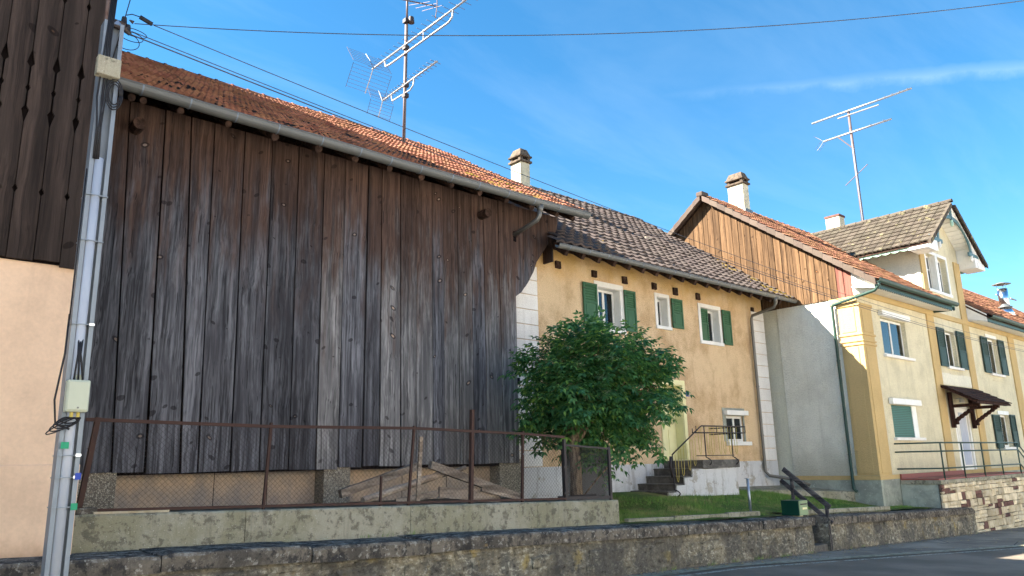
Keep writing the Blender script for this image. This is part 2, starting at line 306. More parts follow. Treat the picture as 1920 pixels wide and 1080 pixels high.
c = t.mix(t.ramp(b, .42, .62), lin(166, 161, 143), lin(146, 142, 118)); c = t.mix(t.math('MULTIPLY', t.ramp(c3, .50, .60), .8), c, lin(104, 100, 88)); c = t.mix(t.math('MULTIPLY', t.ramp(d, .54, .70), .45), c, lin(98, 94, 84)); c = t.mix(t.math('MULTIPLY', t.ramp(sp, .16, .08), .7), c, lin(202, 198, 186))
t.out(t.hsv(c, .5, 1, t.math('ADD', .6, t.math('MULTIPLY', a, .8))), t.math('ADD', a, c3), .8, .012)
stonemat('step_concrete', lin(112, 108, 102), lin(82, 79, 75), lin(142, 137, 127), 3.0, .012, strength=.4)
stonemat('grey_render', lin(168, 172, 158), lin(138, 142, 132), lin(196, 198, 184), 1.6, .01, strength=.3)
stonemat('mortar', lin(92, 84, 74), lin(74, 68, 60), lin(112, 104, 90), 6, .02)
stonemat('light_stone', lin(220, 206, 178), lin(198, 180, 146), lin(232, 222, 200), 5, .02, island=.6)
stonemat('red_stone', lin(124, 90, 80), lin(98, 76, 70), lin(146, 116, 102), 5, .02, island=.4)
stonemat('chimney_render', lin(214, 204, 176), lin(186, 176, 150), lin(150, 140, 118), 4, .012, strength=.4)
stonemat('chimney_cap', lin(112, 98, 84), lin(80, 70, 62), lin(150, 138, 108), 6, .03)
stonemat('soil', lin(110, 96, 78), lin(80, 70, 58), lin(140, 126, 104), 6, .04)
stonemat('moss', lin(150, 124, 50), lin(110, 92, 40), lin(176, 146, 62), 14, .03)
stonemat('dark_moss', lin(54, 46, 38), lin(38, 34, 30), lin(80, 70, 48), 14, .03)
metal('zinc', lin(118, 119, 116), .55, .35, .3, 3)
metal('galv', lin(170, 178, 188), .42, .7, .3, 9)
metal('galv_dark', lin(130, 140, 150), .5, .4, .5, 7)
metal('steel', lin(210, 214, 220), .2, 1.0, .1)
metal('aluminium', lin(150, 152, 156), .5, .6, .2)
metal('mast', lin(112, 98, 96), .6, .4, .3, 9, lin(96, 66, 58), .6)
metal('pipe_zinc', lin(118, 116, 110), .5, .5, .35, 4)
metal('wire', lin(84, 82, 86), .5, .4, .2)
metal('mesh_wire', lin(66, 56, 54), .7, .3, .3)
t = NT('pebble', .9, .2); k = t.vor(t.pos, 55, out='Color'); kd = t.vor(t.pos, 55); sp = t.n('ShaderNodeSeparateColor'); t.put(sp.inputs[0], k)
t.out(t.mix(t.ramp(kd, .1, .75), t.mix(sp.outputs[0], lin(226, 216, 194), lin(164, 150, 128)), lin(126, 118, 104)), t.math('SUBTRACT', 1.0, kd), .8, .015)
t = NT('asphalt', .95, .08); n = t.noise(t.pos, 160, 3, .7); b = t.noise(t.pos, .7, 6, .6); sp = t.vor(t.pos, 110)
c = t.mix(t.ramp(b, .35, .7), lin(120, 110, 98), lin(144, 132, 118)); c = t.hsv(c, .5, 1, t.math('ADD', .72, t.math('MULTIPLY', n, .56))); t.out(c, t.math('ADD', n, sp), .5, .008)
t = NT('pavement_asphalt', .95, .08); n = t.noise(t.pos, 130, 3, .7); b = t.noise(t.pos, .9, 6, .65); cr = t.vor(t.vec((1, 1, 1)), .55, 'DISTANCE_TO_EDGE')
c = t.mix(t.ramp(b, .35, .7), lin(128, 118, 106), lin(164, 152, 136)); vp = t.vor(t.vec((.35, 1.1, 1)), 1.0, out='Color'); vq = t.n('ShaderNodeSeparateColor'); t.put(vq.inputs[0], vp); c = t.hsv(c, .5, 1, t.math('ADD', .86, t.math('MULTIPLY', vq.outputs[0], .26))); c = t.mix(t.ramp(cr, .002, .008), lin(60, 60, 62), c); c = t.hsv(c, .5, 1, t.math('ADD', .74, t.math('MULTIPLY', n, .52))); t.out(c, n, .5, .008)
stonemat('pale_paving', lin(208, 204, 196), lin(192, 188, 180), lin(222, 218, 210), 3, .01, strength=.2)
plaster('opposite_white', lin(240, 238, 234), lin(220, 216, 210), 40, .004, .35, .2)
t = NT('road_paint', .8, .3); n = t.noise(t.pos, 26, 6, .75); t.out(t.mix(t.ramp(n, .42, .56), lin(84, 84, 86), lin(200, 196, 180)), n, .2, .004)
t = NT('lawn', .95, .1); n = t.noise(t.pos, 1.6, 6, .65); n2 = t.noise(t.pos, 24, 4, .7); t.out(t.hsv(t.mix(t.ramp(n, .45, .68), lin(86, 108, 54), lin(140, 130, 86)), .5, 1, t.math('ADD', .6, t.math('MULTIPLY', n2, .8))), n2, .8, .05)
t = NT('grass_blade', .8, .2); r = t.rand(); n = t.noise(t.pos, 1.4, 5, .6); t.out(t.hsv(t.mix(t.ramp(n, .5, .7), t.mix(r, lin(92, 130, 60), lin(128, 156, 80)), lin(166, 158, 106)), .5, 1, 1.0))
t = NT('leaf', .5, .4); r = t.rand(); n = t.noise(t.pos, .9, 3, .5); c = t.mix(r, lin(58, 106, 68), lin(96, 142, 78)); c = t.mix(t.ramp(n, .5, .7), c, lin(66, 118, 84)); c = t.mix(t.math('MULTIPLY', t.ramp(t.math('FRACT', t.math('MULTIPLY', r, 5.3)), .86, .92), .7), c, lin(140, 178, 84)); t.out(t.hsv(c, .5, 1, t.math('ADD', .62, t.math('MULTIPLY', t.math('FRACT', t.math('MULTIPLY', r, 9.7)), .7))))
tr = t.n('ShaderNodeBsdfTranslucent'); t.put(tr.inputs[0], t.hsv(c, .48, 1.1, 1.3)); mx = t.n('ShaderNodeMixShader'); mx.inputs[0].default_value = .36
t.t.links.new(t.b.outputs[0], mx.inputs[1]); t.t.links.new(tr.outputs[0], mx.inputs[2]); t.t.links.new(mx.outputs[0], t.t.nodes['Material Output'].inputs[0])
t = NT('bark', .95, .1); n = t.noise(t.vec((26, 26, 5)), 1, 5, .65); t.out(t.mix(t.ramp(n, .35, .65), lin(84, 72, 58), lin(158, 138, 112)), n, .9, .03)
t = NT('dead_leaf', .9, .1); t.out(t.mix(t.rand(), lin(170, 140, 90), lin(196, 184, 140)))
t = NT('glass', .03, .5); n = t.noise(t.pos, 1.4, 2); t.out(lin(60, 70, 80), n, .05, .02); tp = t.n('ShaderNodeBsdfTransparent'); tp.inputs[0].default_value = (.80, .85, .86, 1); gl = t.n('ShaderNodeBsdfGlossy'); gl.inputs['Roughness'].default_value = .02
lw = t.n('ShaderNodeFresnel'); lw.inputs[0].default_value = 1.7; mx = t.n('ShaderNodeMixShader'); t.put(mx.inputs[0], lw.outputs[0]); t.t.links.new(tp.outputs[0], mx.inputs[1]); t.t.links.new(gl.outputs[0], mx.inputs[2]); t.t.links.new(mx.outputs[0], t.t.nodes['Material Output'].inputs[0])
t = NT('curtain', .9, .1); n = t.noise(t.vec((40, 40, 2)), 1, 2); t.out(t.mix(n, lin(150, 160, 176), lin(206, 210, 220)), n, .5, .02)
paint('net_grey', lin(92, 95, 97), lin(76, 78, 80), .9, .3)
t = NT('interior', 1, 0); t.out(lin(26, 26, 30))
t = NT('gap_dark', 1, 0); t.out(lin(30, 26, 26))
# ---------------------------------------------------------------- ground, road, walls along the road
def zr(x): return .227 - .0338 * max(-25, min(70, x))
def zc(x): return .912 - .0332 * x
def kerb(x): return min(7.78, 7.42 - .217 * (x - 13.2)) if x < 34 else 7.42 - .217 * 20.8
def sheet(name, xs, ya, yb, dz, m, ny=1, kind='structure'):
    mb = MB()
    for x in xs:
        for k in range(ny + 1):
            y0, y1 = ya(x), yb(x); mb.v.append((x, y0 + (y1 - y0) * k / ny, zr(x) + dz))
    for i in range(len(xs) - 1):
        for k in range(ny):
            a = i * (ny + 1) + k; mb.f.append((a, a + ny + 1, a + ny + 2, a + 1))
    return mb.build(name, m, kind=kind, recalc=False)
XS = [-500, -25] + [i * 1.0 for i in range(-20, 66)] + [70, 500]
sheet('ground', [-500, -25, 70, 500], lambda x: -500, lambda x: 500, -.06, 'soil')
sheet('road', XS[1:-1], lambda x: -1.6, lambda x: kerb(x) - .02, 0, 'asphalt')
sheet('pavement', XS[1:-1], lambda x: kerb(x) - .05, lambda x: 8.3, .006, 'pavement_asphalt')
sheet('added_forecourt', XS[1:-1], lambda x: -60, lambda x: -1.5, .03, 'pale_paving', 12)  # pale ground added out of view, bounces sunlight onto the shaded facades
gs = sheet('gutter_strip', [i * .5 for i in range(-40, 130)], lambda x: kerb(x) - .26, lambda x: kerb(x) + .02, .012, 'concrete')
rl = MB()
x = 2.0
while x < 60:
    l = random.uniform(.5, 1.1); a, b = x, x + l
    rl.add([(a, kerb(a) - .50, zr(a) + .005), (b, kerb(b) - .50, zr(b) + .005), (b, kerb(b) - .40, zr(b) + .005), (a, kerb(a) - .40, zr(a) + .005)], [(0, 1, 2, 3)]); x += l + random.uniform(.05, .2)
rl.build('road_line', 'road_paint', kind='structure', recalc=False)
lf = MB()
for i in range(240):
    x = random.uniform(6, 30); y = random.triangular(kerb(x) - .2, 8.0, 7.7); s = random.uniform(.012, .035); a = random.uniform(0, 6.28); z = zr(x) + .014
    if y > 7.92: y = 7.9
    dx, dy = math.cos(a) * s, math.sin(a) * s
    lf.add([(x - dx, y - dy, z), (x + dy * .4, y - dx * .4, z + .012), (x + dx, y + dy, z + .004), (x - dy * .4, y + dx * .4, z + .010)], [(0, 1, 2), (0, 2, 3)])
gr_ = MB(); wd = MB()
for i in range(900):
    x = random.uniform(4, 30); y = 7.90 - abs(random.gauss(0, .09)); y = y + .16 if x > 24.2 else y; s = random.uniform(.004, .016); z = zr(x) + .008
    if 14.95 < x < 15.7: continue
    gr_.add([(x - s, y, z), (x + s, y - s * .4, z), (x, y + s, z), (x, y, z + s * 1.2)], [(0, 1, 3), (1, 2, 3), (2, 0, 3)])
for i in range(46):
    x = random.choice((random.uniform(3, 14.9), random.uniform(15.7, 24), random.uniform(9.9, 14))); top = random.random() < .35; y = 8.6 if top else 7.90; z = (zc(x) if top else zr(x)) - .005
    for k in range(random.randint(5, 16)):
        a = random.uniform(0, 6.28); l = random.uniform(.03, .10); xx = x + random.gauss(0, .05); wd.add([(xx - .004, y, z), (xx + .004, y, z), (xx + math.cos(a) * l * .5, y - abs(math.sin(a)) * l * .5, z + l)], [(0, 1, 2)])
gr_.build('grit', 'rubble', kind='stuff', recalc=False); wd.build('weeds', 'grass_blade', kind='stuff', recalc=False)
lf.build('fallen_leaves', 'dead_leaf', kind='stuff', recalc=False)

def rubble_wall(name, label, x0, x1, face, joints, backs, roundend=False):
    t = thing(name, label, 'wall', (x0, 8.1, zr(x0)))
    mb = MB(); nx = int((x1 - x0) / .09); nz = 8
    for i in range(nx + 1):
        x = x0 + (x1 - x0) * i / nx
        for k in range(nz + 1):
            b, tp = zr(x) - .12, zc(x) - .15; z = b + (tp - b) * k / nz; n = noise.noise((x * 2.1, z * 3.5, 1.7)) * .022 + noise.noise((x * 7, z * 9, 4)) * .012
            mb.v.append((x, face + n - .02 * (1 - k / nz), z))
    for i in range(nx):
        for k in range(nz):
            a = i * (nz + 1) + k; mb.f.append((a, a + nz + 1, a + nz + 2, a + 1))
    mb.build('wall_core', 'rubble', t, smooth=True)
    c = MB()
    for x in (x0, x1):       # end faces and body behind the face
        c.add([(x, face, zr(x) - .12), (x, backs, zr(x) - .12), (x, backs, zc(x) - .16), (x, face, zc(x) - .16)], [(0, 1, 2, 3)])
    c.add([(x0, backs, zr(x0) - .1), (x1, backs, zr(x1) - .1), (x1, backs, zc(x1) - .16), (x0, backs, zc(x0) - .16)], [(0, 1, 2, 3)])
    c.build('wall_end', 'rubble', t)
    z = 0.0; row = 0
    while z < .5:
        h = random.uniform(.12, .22); x = x0 + random.uniform(0, .2)
        while x < x1 - .15:
            w = random.uniform(.18, .55)
            if random.random() < .55 and x > -.5 and x + w < x1 - .02:
                zb = zr(x) + .02 + z; hh = min(h, zc(x) - .17 - zb)
                if hh > .06:
                    pr = random.uniform(-.002, .018)
                    n = noise.noise(((x + w / 2) * 2.1, (zb + hh / 2) * 3.5, 1.7)) * .022
                    MB().stone(x, x + w - .03, face + n - pr - .012, face + n + .05, zb, zb + hh - .02, .02, .022).build('stone', 'rubble_stone', t)
            x += w
        z += h; row += 1
    js = [x0 - .0] + [j for j in joints if x0 < j < x1] + [x1 + (.04 if roundend else .02)]
    for a, b in zip(js[:-1], js[1:]):
        mb = MB(); n = max(3, int((b - a) / .12)); dzs = random.uniform(-.014, .014); dys = random.uniform(-.018, .018)
        prof = [(face - .075, -.168), (face - .08, -.10), (face - .082, -.035), (face - .062, -.006), (face + .1, .0), (face + .4, .0), (backs, -.004), (backs, -.17)]
        for i in range(n + 1):
            x = a + .006 + (b - a - .012) * i / n
            e = 0.03 if i in (0, n) else 0
            if roundend and b == js[-1] and i >= n - 2: e = .03 + .05 * (i - n + 2)
            for k, (y, dz) in enumerate(prof):
                j = noise.noise((x * 4, k * 3.1, 9.2)) * .009 + noise.noise((x * 19, k * 2.1, 3.2)) * .009
                mb.v.append((x, y + dys + j + (e * .5 if k < 4 else 0), zc(x) + dz + dzs + j * .7 - (e * .6 if 2 <= k <= 5 else 0)))
        m = len(prof)
        for i in range(n):
            for k in range(m): mb.f.append((i * m + k, i * m + (k + 1) % m, (i + 1) * m + (k + 1) % m, (i + 1) * m + k))
        mb.f.append(tuple(range(m))); mb.f.append(tuple(n * m + k for k in range(m)))
        mb.build('coping_stone', 'coping_stone', t)
    return t
rubble_wall('retaining_wall', 'long low rubble wall with dark coping stones in front of the fence', -6.0, 15.0, 7.93, [-4.4, -2.9, -1.6, -.3, 1.0, 2.52, 4.07, 5.62, 6.14, 7.9, 9.49, 10.8, 11.9, 13.1, 14.2], 8.62)
rubble_wall('retaining_wall', 'short low rubble wall right of the wooden handrail', 15.66, 24.1, 7.93, [16.9, 18.1, 19.3, 20.6, 22.0], 8.34, True)

# raised yard behind the fence, lawn and house apron (structure)
mb = MB(); mb.hexa([(1.84, 8.86, .4), (9.9, 8.86, .4), (9.9, 12.3, .4), (1.84, 12.3, .4), (1.84, 8.86, 1.10), (9.9, 8.86, .93), (9.9, 12.3, .96), (1.84, 12.3, 1.10)]); mb.build('yard_ground', 'soil', kind='structure')
def zl(x, y):
    a = zc(x) + .015; b = .90 - .032 * (x - 13.5) - (.0 if x < 20 else .03 * (x - 20)); b -= .26 * max(0, min(1, (13.4 - x) / .9)); t = max(0, min(1, (y - 8.7) / 3.0)); return a + (b - a) * (t * t * (3 - 2 * t))
mb = MB(); nx, ny = 56, 16
for i in range(nx + 1):
    for k in range(ny + 1):
        x = 9.9 + 12.6 * i / nx; y = 8.32 + (12.3 - 8.32) * k / ny; mb.v.append((x, y, zl(x, y) + noise.noise((x * 1.3, y * 1.3, 0)) * .02))
for i in range(nx):
    for k in range(ny):
        x = 9.9 + 12.6 * (i + .5) / nx; y = 8.32 + 3.98 * (k + .5) / ny
        if 15.0 < x < 15.66 and y < 9.0: continue
        a = i * (ny + 1) + k; mb.f.append((a, a + ny + 1, a + ny + 2, a + 1))
mb.build('lawn', 'lawn', kind='structure', smooth=True, recalc=False)
N = 46000; gx = RNG.uniform(9.95, 22.2, N); gy = RNG.uniform(8.72, 12.0, N)
keep = ~((gx > 13.2) & (gx < 17.2) & (gy > 10.8)) & ~((gx > 14.95) & (gx < 15.7) & (gy < 9.1)) & ~((gx > 18.2) & (gy > 11.2)) & ~((gx > 20.0) & (gy > 9.9 + (21.3 - gx))) & ~((gx > 20.9) & (gy > 8.95))
gx, gy = gx[keep], gy[keep]; v = []; f = []
for i, (x, y) in enumerate(zip(gx, gy)):
    pn = noise.noise((x * .9, y * .9, 5)); h = random.uniform(.035, .085) * (1 + .8 * pn)
    if pn < -.25 and random.random() < .6: continue
    z = zl(x, y) - .01; a = random.uniform(0, 6.28); w = .006; dx, dy = math.cos(a) * w, math.sin(a) * w; lx, ly = random.gauss(0, .03), random.gauss(0, .03); o = len(v)
    v += [(x - dx, y - dy, z), (x + dx, y + dy, z), (x + lx, y + ly, z + h)]; f.append((o, o + 1, o + 2))
mb = MB(); mb.v = v; mb.f = f; mb.build('grass', 'grass_blade', kind='stuff', recalc=False)
mb = MB(); mb.hexa([(18.2, 11.3, .6), (21.3, 9.9, .35), (21.3, 12.2, .35), (18.2, 12.2, .6), (18.2, 11.3, zl(18.2, 11.3) + .05), (21.3, 9.9, .62), (21.3, 12.2, .80), (18.2, 12.2, .86)]); mb.build('house_apron', 'concrete', kind='structure')
# low edging kerbs behind the coping
ek = 0
for a, b, h, lab in ((10.25, 11.5, .07, 'low concrete edging nearest the fence wall'), (11.52, 13.2, .08, 'second low concrete edging along the lawn'), (13.22, 14.35, .10, 'third low concrete edging, just left of the green letterbox')):
    m = MB(); m.hexa([(a, 8.66, zc(a) - .1), (b, 8.66, zc(b) - .1), (b, 8.76, zc(b) - .1), (a, 8.76, zc(a) - .1), (a, 8.66, zc(a) + h), (b, 8.66, zc(b) + h), (b, 8.76, zc(b) + h), (a, 8.76, zc(a) + h)])
    tag(m.build('edging_kerb', 'concrete', bev=.012), lab, 'kerb', 'edging kerbs of the lawn')
m = MB(); a, b = 15.75, 19.9; m.hexa([(a, 8.42, zc(a) - .1), (b, 8.42, zc(b) - .1), (b, 8.52, zc(b) - .1), (a, 8.52, zc(a) - .1), (a, 8.42, zc(a) + .10), (b, 8.42, zc(b) + .10), (b, 8.52, zc(b) + .10), (a, 8.52, zc(a) + .10)])
tag(m.build('edging_kerb', 'concrete', bev=.012), 'long concrete edging right of the wooden handrail', 'kerb', 'edging kerbs of the lawn')

# concrete wall that carries the fence
def zt(x): return 1.2 - .0292 * (x - 1.93)
tw = thing('concrete_wall', 'weathered concrete wall under the rusty wire fence', 'wall', (1.9, 8.6, .85))
xs = [1.83, 3.62, 5.83, 8.1, 9.95]
for a, b in zip(xs[:-1], xs[1:]):
    m = MB(); n = 16
    prof = [(8.6, -9), (8.6, -.02), (8.62, 0), (8.9, 0), (8.9, -9)]
    for i in range(n + 1):
        x = a + .004 + (b - a - .008) * i / n
        for k, (y, dz) in enumerate(prof):
            j = noise.noise((x * 6, k * 2.3, 2)) * .008; m.v.append((x, y + j, (zc(x) - .1) if dz < -1 else zt(x) + dz + j))
    for i in range(n):
        for k in range(5): m.f.append((i * 5 + k, i * 5 + (k + 1) % 5, (i + 1) * 5 + (k + 1) % 5, (i + 1) * 5 + k))
    m.f.append((0, 1, 2, 3, 4)); m.f.append(tuple(n * 5 + k for k in range(5)))
    m.build('wall_section', 'concrete', tw)

# steps between the two retaining walls
st = thing('garden_steps', 'narrow stone steps in the gap between the low walls', 'steps', (15.3, 8.2, zr(15.3)))
for k in range(4):
    MB().box(15.0, 15.66, 7.98 + .27 * k, 9.1, zr(15.3) - .1, zr(15.3) + .13 + k * .18).build('step', 'step_concrete', st, bev=.015)

# ---------------------------------------------------------------- roof tiles
def tile_mesh(name, w, l, prof, m, lip=.022):
    """one roof tile: x across, y up the slope, z out of the roof; lower edge proud by its lip"""
    n = len(prof); v = []; f = []
    for i, h in enumerate(prof):
        x = -w / 2 + w * i / (n - 1); v += [(x, 0, h + lip * .1), (x, 0, h + lip * 1.25), (x, l * 1.12, h + lip * .05)]
    for i in range(n - 1): f += [(3 * i, 3 * i + 3, 3 * i + 4, 3 * i + 1), (3 * i + 1, 3 * i + 4, 3 * i + 5, 3 * i + 2)]
    me = bpy.data.meshes.new(name); me.from_pydata(v, [], f); me.materials.append(MAT[m]); return me, np.array(v), f
def lay_tiles(parent, spots, tile, euler, name='tile', m=None, cap=300, rest='tile_field'):
    """spots = list of world points; the cap nearest become tile objects, the others one joined part"""
    me, v, f = tile; R = np.array(Matrix.Rotation(euler[2], 3, 'Z') @ Matrix.Rotation(euler[0], 3, 'X'))
    spots = sorted(spots, key=lambda p: p[0] ** 2 + p[1] ** 2 + (p[2] - 1.6) ** 2); org = ORG[parent]
    for p in spots[:cap]:
        o = bpy.data.objects.new(name, me); COL.objects.link(o); o.parent = parent; o.location = V3(p) - org + V3((random.gauss(0, .003), random.gauss(0, .003), random.gauss(0, .003)))
        o.rotation_euler = (euler[0] + random.gauss(0, .010), random.gauss(0, .012), euler[2] + random.gauss(0, .008)); ORG[o] = V3(org)
    rest_p = np.array(spots[cap:])
    if len(rest_p):
        vv = v @ R.T; allv = (rest_p[:, None, :] + vv[None] + RNG.normal(0, .006, (len(rest_p), 1, 3))).reshape(-1, 3)
        fa = np.array([q for q in f]); allf = (fa[None] + (np.arange(len(rest_p)) * len(v))[:, None, None]).reshape(-1, fa.shape[1])
        mb = MB(); mb.v = allv.tolist(); mb.f = [tuple(q) for q in allf.tolist()]; mb.build(rest, m, parent, kind='stuff', recalc=False)
RIB = [.0, .004, .022, .028, .012, .002, .002, .022, .028, .012, .0]
SWV = [.042 * (.5 - .5 * math.cos(2 * math.pi * i / 12)) ** 1.3 for i in range(13)]
FLT = [-.03, .018, .018, .004, .004, .018, .018, .004, .004, -.03]
T_BARN = tile_mesh('barn_tile', .205, .335, RIB, 'barn_tile', .055)
T_HOUSE = tile_mesh('house_tile', .30, .335, SWV, 'house_tile', .046)
T_FAR = tile_mesh('far_tile', .205, .335, RIB, 'far_tile', .055)
T_DORM = tile_mesh('dormer_tile', .30, .335, FLT, 'dormer_tile', .036)
def slope_spots(x0, x1, w, ye, ze, s, yr, exp=.335, skip=None):
    c = 1 / math.sqrt(1 + s * s); n = int((yr - ye) / c / exp); sp = []
    for r in range(n + 1):
        d = r * exp; y = ye + d * c; z = ze + d * c * s; x = x0 + w / 2
        if y > yr - .05: break
        while x < x1 - w * .3:
            if not skip or not skip(x, y): sp.append((x, y, z + noise.noise((x * .55, y * .55, 3)) * .05 + noise.noise((x * 2.2, y * 2.2, 8)) * .007))
            x += w
    return sp
def gutter(parent, x0, x1, y, z, r, m, joints=(), name='gutter', sag=.0):
    mb = MB(); n = 10; xs = [x0 + (x1 - x0) * i / 30 for i in range(31)]
    prof = [(r * math.cos(a), -r * math.sin(a) * 1.05) for a in [math.pi * i / n for i in range(n + 1)]]
    prof = [(-r * 1.0 - .0, .0)] + [(-p[0], p[1]) for p in prof][1:-1] + [(r, 0)] 
    ring = prof + [(q[0] * .93, q[1] * .93 + .004) for q in reversed(prof)]; k = len(ring)
    for x in xs:
        dz = -sag * math.sin(math.pi * (x - x0) / (x1 - x0)) + noise.noise((x * .6, y, 0)) * .012
        for (a, b) in ring: mb.v.append((x, y + a, z + b + dz))
    for i in range(30):
        for j in range(k): mb.f.append((i * k + j, i * k + (j + 1) % k, (i + 1) * k + (j + 1) % k, (i + 1) * k + j))
    mb.f.append(tuple(range(k))); mb.f.append(tuple(30 * k + j for j in range(k)))
    g = mb.build(name, m, parent, smooth=False)
    b = MB(); b.tube([(x, y - r, z + .004 - sag * math.sin(math.pi * (x - x0) / (x1 - x0)) + noise.noise((x * .6, y, 0)) * .012) for x in xs], .013, 6); b.build('gutter_bead', m, g, smooth=True)
    for jx in joints:
        jm = MB(); dz = -sag * math.sin(math.pi * (jx - x0) / (x1 - x0)) + noise.noise((jx * .6, y, 0)) * .012
        for s_ in (-.012, .012): 
            for (a, c) in prof: jm.v.append((jx + s_, y + a * 1.09, z + c * 1.09 + dz))
        q = len(prof); jm.f += [(i, i + 1, q + i + 1, q + i) for i in range(q - 1)]; jm.build('gutter_bracket', 'galv_dark' if m == 'zinc' else m, g)
    return g
def roof_deck(parent, x0, x1, ye, ze, yr, zrg, yb, zb, m='beam_wood', th=.07, name='roof'):
    mb = MB(); mb.prism([(x0, ye, ze - .01), (x0, yr, zrg - .01), (x0, yb, zb - .01), (x0, yb, zb - .01 - th), (x0, yr, zrg - .01 - th), (x0, ye, ze - .01 - th)], (x1 - x0, 0, 0)); return mb.build(name, m, parent)
def back_sheet(parent, x0, x1, yr, zrg, yb, zb, m):
    MB().add([(x0, yr, zrg + .03), (x1, yr, zrg + .03), (x1, yb, zb + .03), (x0, yb, zb + .03)], [(0, 1, 2, 3)]).build('rear_slope', m, parent)
def ridge_caps(parent, x0, x1, y, z, m, l=.38, r=.11):
    x = x0
    while x < x1 - .1:
        mb = MB(); a = [math.pi * i / 6 for i in range(7)]
        for (xx, rr) in ((x, r * 1.08), (x + .05, r * 1.08), (x + .06, r * .97), (x + l + .03, r * .9)):
            for t_ in a: mb.v.append((xx, y - math.cos(t_) * rr, z + math.sin(t_) * rr * .9 - .03))
        for i in range(3):
            for k in range(6): mb.f.append((i * 7 + k, i * 7 + k + 1, (i + 1) * 7 + k + 1, (i + 1) * 7 + k))
        mb.f.append(tuple(range(7))); mb.build('ridge_tile', m, parent); x += l

# ---------------------------------------------------------------- tall house at the left edge
lh = thing('timber_house', 'tall house at the left edge with peach plaster below dark boards', 'house', (-1.6, 8.4, .1))
MB().box(-5.2, 1.835, 8.44, 22, -.1, 3.62).build('plaster_wall', 'peach_plaster', lh, bev=.02)
MB().box(-5.2, 1.87, 8.41, 8.5, -.1, 1.685).build('plinth', 'peach_plaster', lh, bev=.012)
MB().box(-5.2, 1.70, 8.46, 22, 3.62, 13.75).build('board_backing', 'gap_dark', lh)
NOTCH = [(4.28, 0), (4.32, .021), (4.36, 0), (5.02, 0), (5.15, .030), (5.19, .006), (5.35, .003), (5.39, .020), (5.42, .003), (5.62, .006), (5.655, .032), (5.80, 0), (6.42, 0), (6.47, .02), (6.52, 0)]
sx = [1.72 - .225 * i for i in range(0, 31)]
for i in range(30):
    b, a = sx[i], sx[i + 1]; e = .004
    if i == 0: b = 1.735
    top = 13.6; bot = 3.60 + (0.03 if i else .0) + random.uniform(-.012, .012); dzn = random.uniform(-.03, .03)
    left = [(a + e + d, z + .0) for z, d in NOTCH]; right = [(b - e - (d if i else 0), z) for z, d in NOTCH]
    poly = [(a + e, bot)] + [(b - e, bot)] + right + [(b - e, top), (a + e, top)] + left[::-1]
    y = 8.385 + random.uniform(-.006, .006)
    MB().prism([(px, y, pz) for px, pz in poly], (0, .03, 0)).build('board', 'left_wood', lh)
rd = MB(); rd.prism([(2.4, 7.9, 13.95), (-1.6, 7.9, 16.3), (-5.7, 7.9, 13.95), (-5.7, 7.9, 13.8), (-1.6, 7.9, 16.12), (2.4, 7.9, 13.8)], (0, 16.5, 0)); rd.build('roof', 'far_tile', lh)
MB().prism([(1.7, 8.45, 13.7), (-1.6, 8.45, 16.1), (-5.1, 8.45, 13.7)], (0, .05, 0)).build('gable', 'left_wood', lh)

# ---------------------------------------------------------------- barn
BY = 11.6
barn = thing('barn', 'big weathered plank barn under an orange tiled roof', 'barn', (6.5, 11.6, 1.0))
TOP = [2.30, 2.75, 3.26, 3.65, 4.02, 4.52, 5.0, 5.48, 5.97, 6.4, 6.87, 7.16, 7.56, 7.96, 8.31, 8.57, 8.94, 9.31, 9.62, 10.01, 10.41]
BOT = [2.52, 2.96, 3.39, 3.87, 4.12, 4.6, 5.05, 5.53, 6.0, 6.41, 6.86, 7.19, 7.63, 7.98, 8.35, 8.62, 8.98, 9.31, 9.66, 10.06, 10.41]
bz = [1.585, 1.58, 1.575, 1.57, 1.575, 1.58, 1.575, 1.585, 1.575, 1.6, 1.595, 1.59, 1.6, 1.595, 1.61, 1.6, 1.605, 1.6, 1.605, 1.60]
for i in range(20):
    g0 = random.uniform(.014, .026) if i < 12 else random.uniform(.006, .014); g1 = g0
    if i == 12: g0 = .04
    y = BY + random.uniform(-.012, .010); a0, b0, a1, b1 = BOT[i] + g0, BOT[i + 1] - g1 * .5, TOP[i] + g0 * .6, TOP[i + 1] - g1 * .4
    if i == 19: b0, b1 = 10.46, 10.47
    z0 = bz[i] + random.uniform(-.012, .012); z1 = 7.05; mb = MB(); n = 6; tw1, tw2 = random.uniform(-.008, .008), random.uniform(-.008, .008)
    for k in range(n + 1):
        t_ = k / n; xa = a0 + (a1 - a0) * t_ + noise.noise((i * 3.3, t_ * 4, 0)) * .010 * (1 - t_); xb = b0 + (b1 - b0) * t_ + noise.noise((i * 5.3, t_ * 4, 7)) * .010 * (1 - t_); z = z0 + (z1 - z0) * t_
        zz = z + (random.uniform(-.01, .01) if k == 0 else 0)
        mb.v += [(xa, y + tw1 * t_, z), (xb, y + tw2 * t_, zz), (xb, y + .035, zz), (xa, y + .035, z)]
    for k in range(n):
        for q in range(4): mb.f.append((k * 4 + q, k * 4 + (q + 1) % 4, k * 4 + 4 + (q + 1) % 4, k * 4 + 4 + q))
    mb.f += [(0, 1, 2, 3), (n * 4, n * 4 + 1, n * 4 + 2, n * 4 + 3)]
    mb.build('board', 'pale_barn_wood' if i in (8, 11, 12, 13, 15, 16, 18, 19) else 'barn_wood', barn)
CUR = [(10.46, 5.01), (10.64, 5.13), (10.84, 5.37), (11.01, 5.63), (11.13, 5.89), (11.35, 6.17), (11.61, 6.49), (11.78, 6.74), (11.82, 7.0)]
def curz(x):
    for (a, za), (b, zb) in zip(CUR[:-1], CUR[1:]):
        if a <= x <= b: return za + (zb - za) * (x - a) / (b - a)
    return 5.0
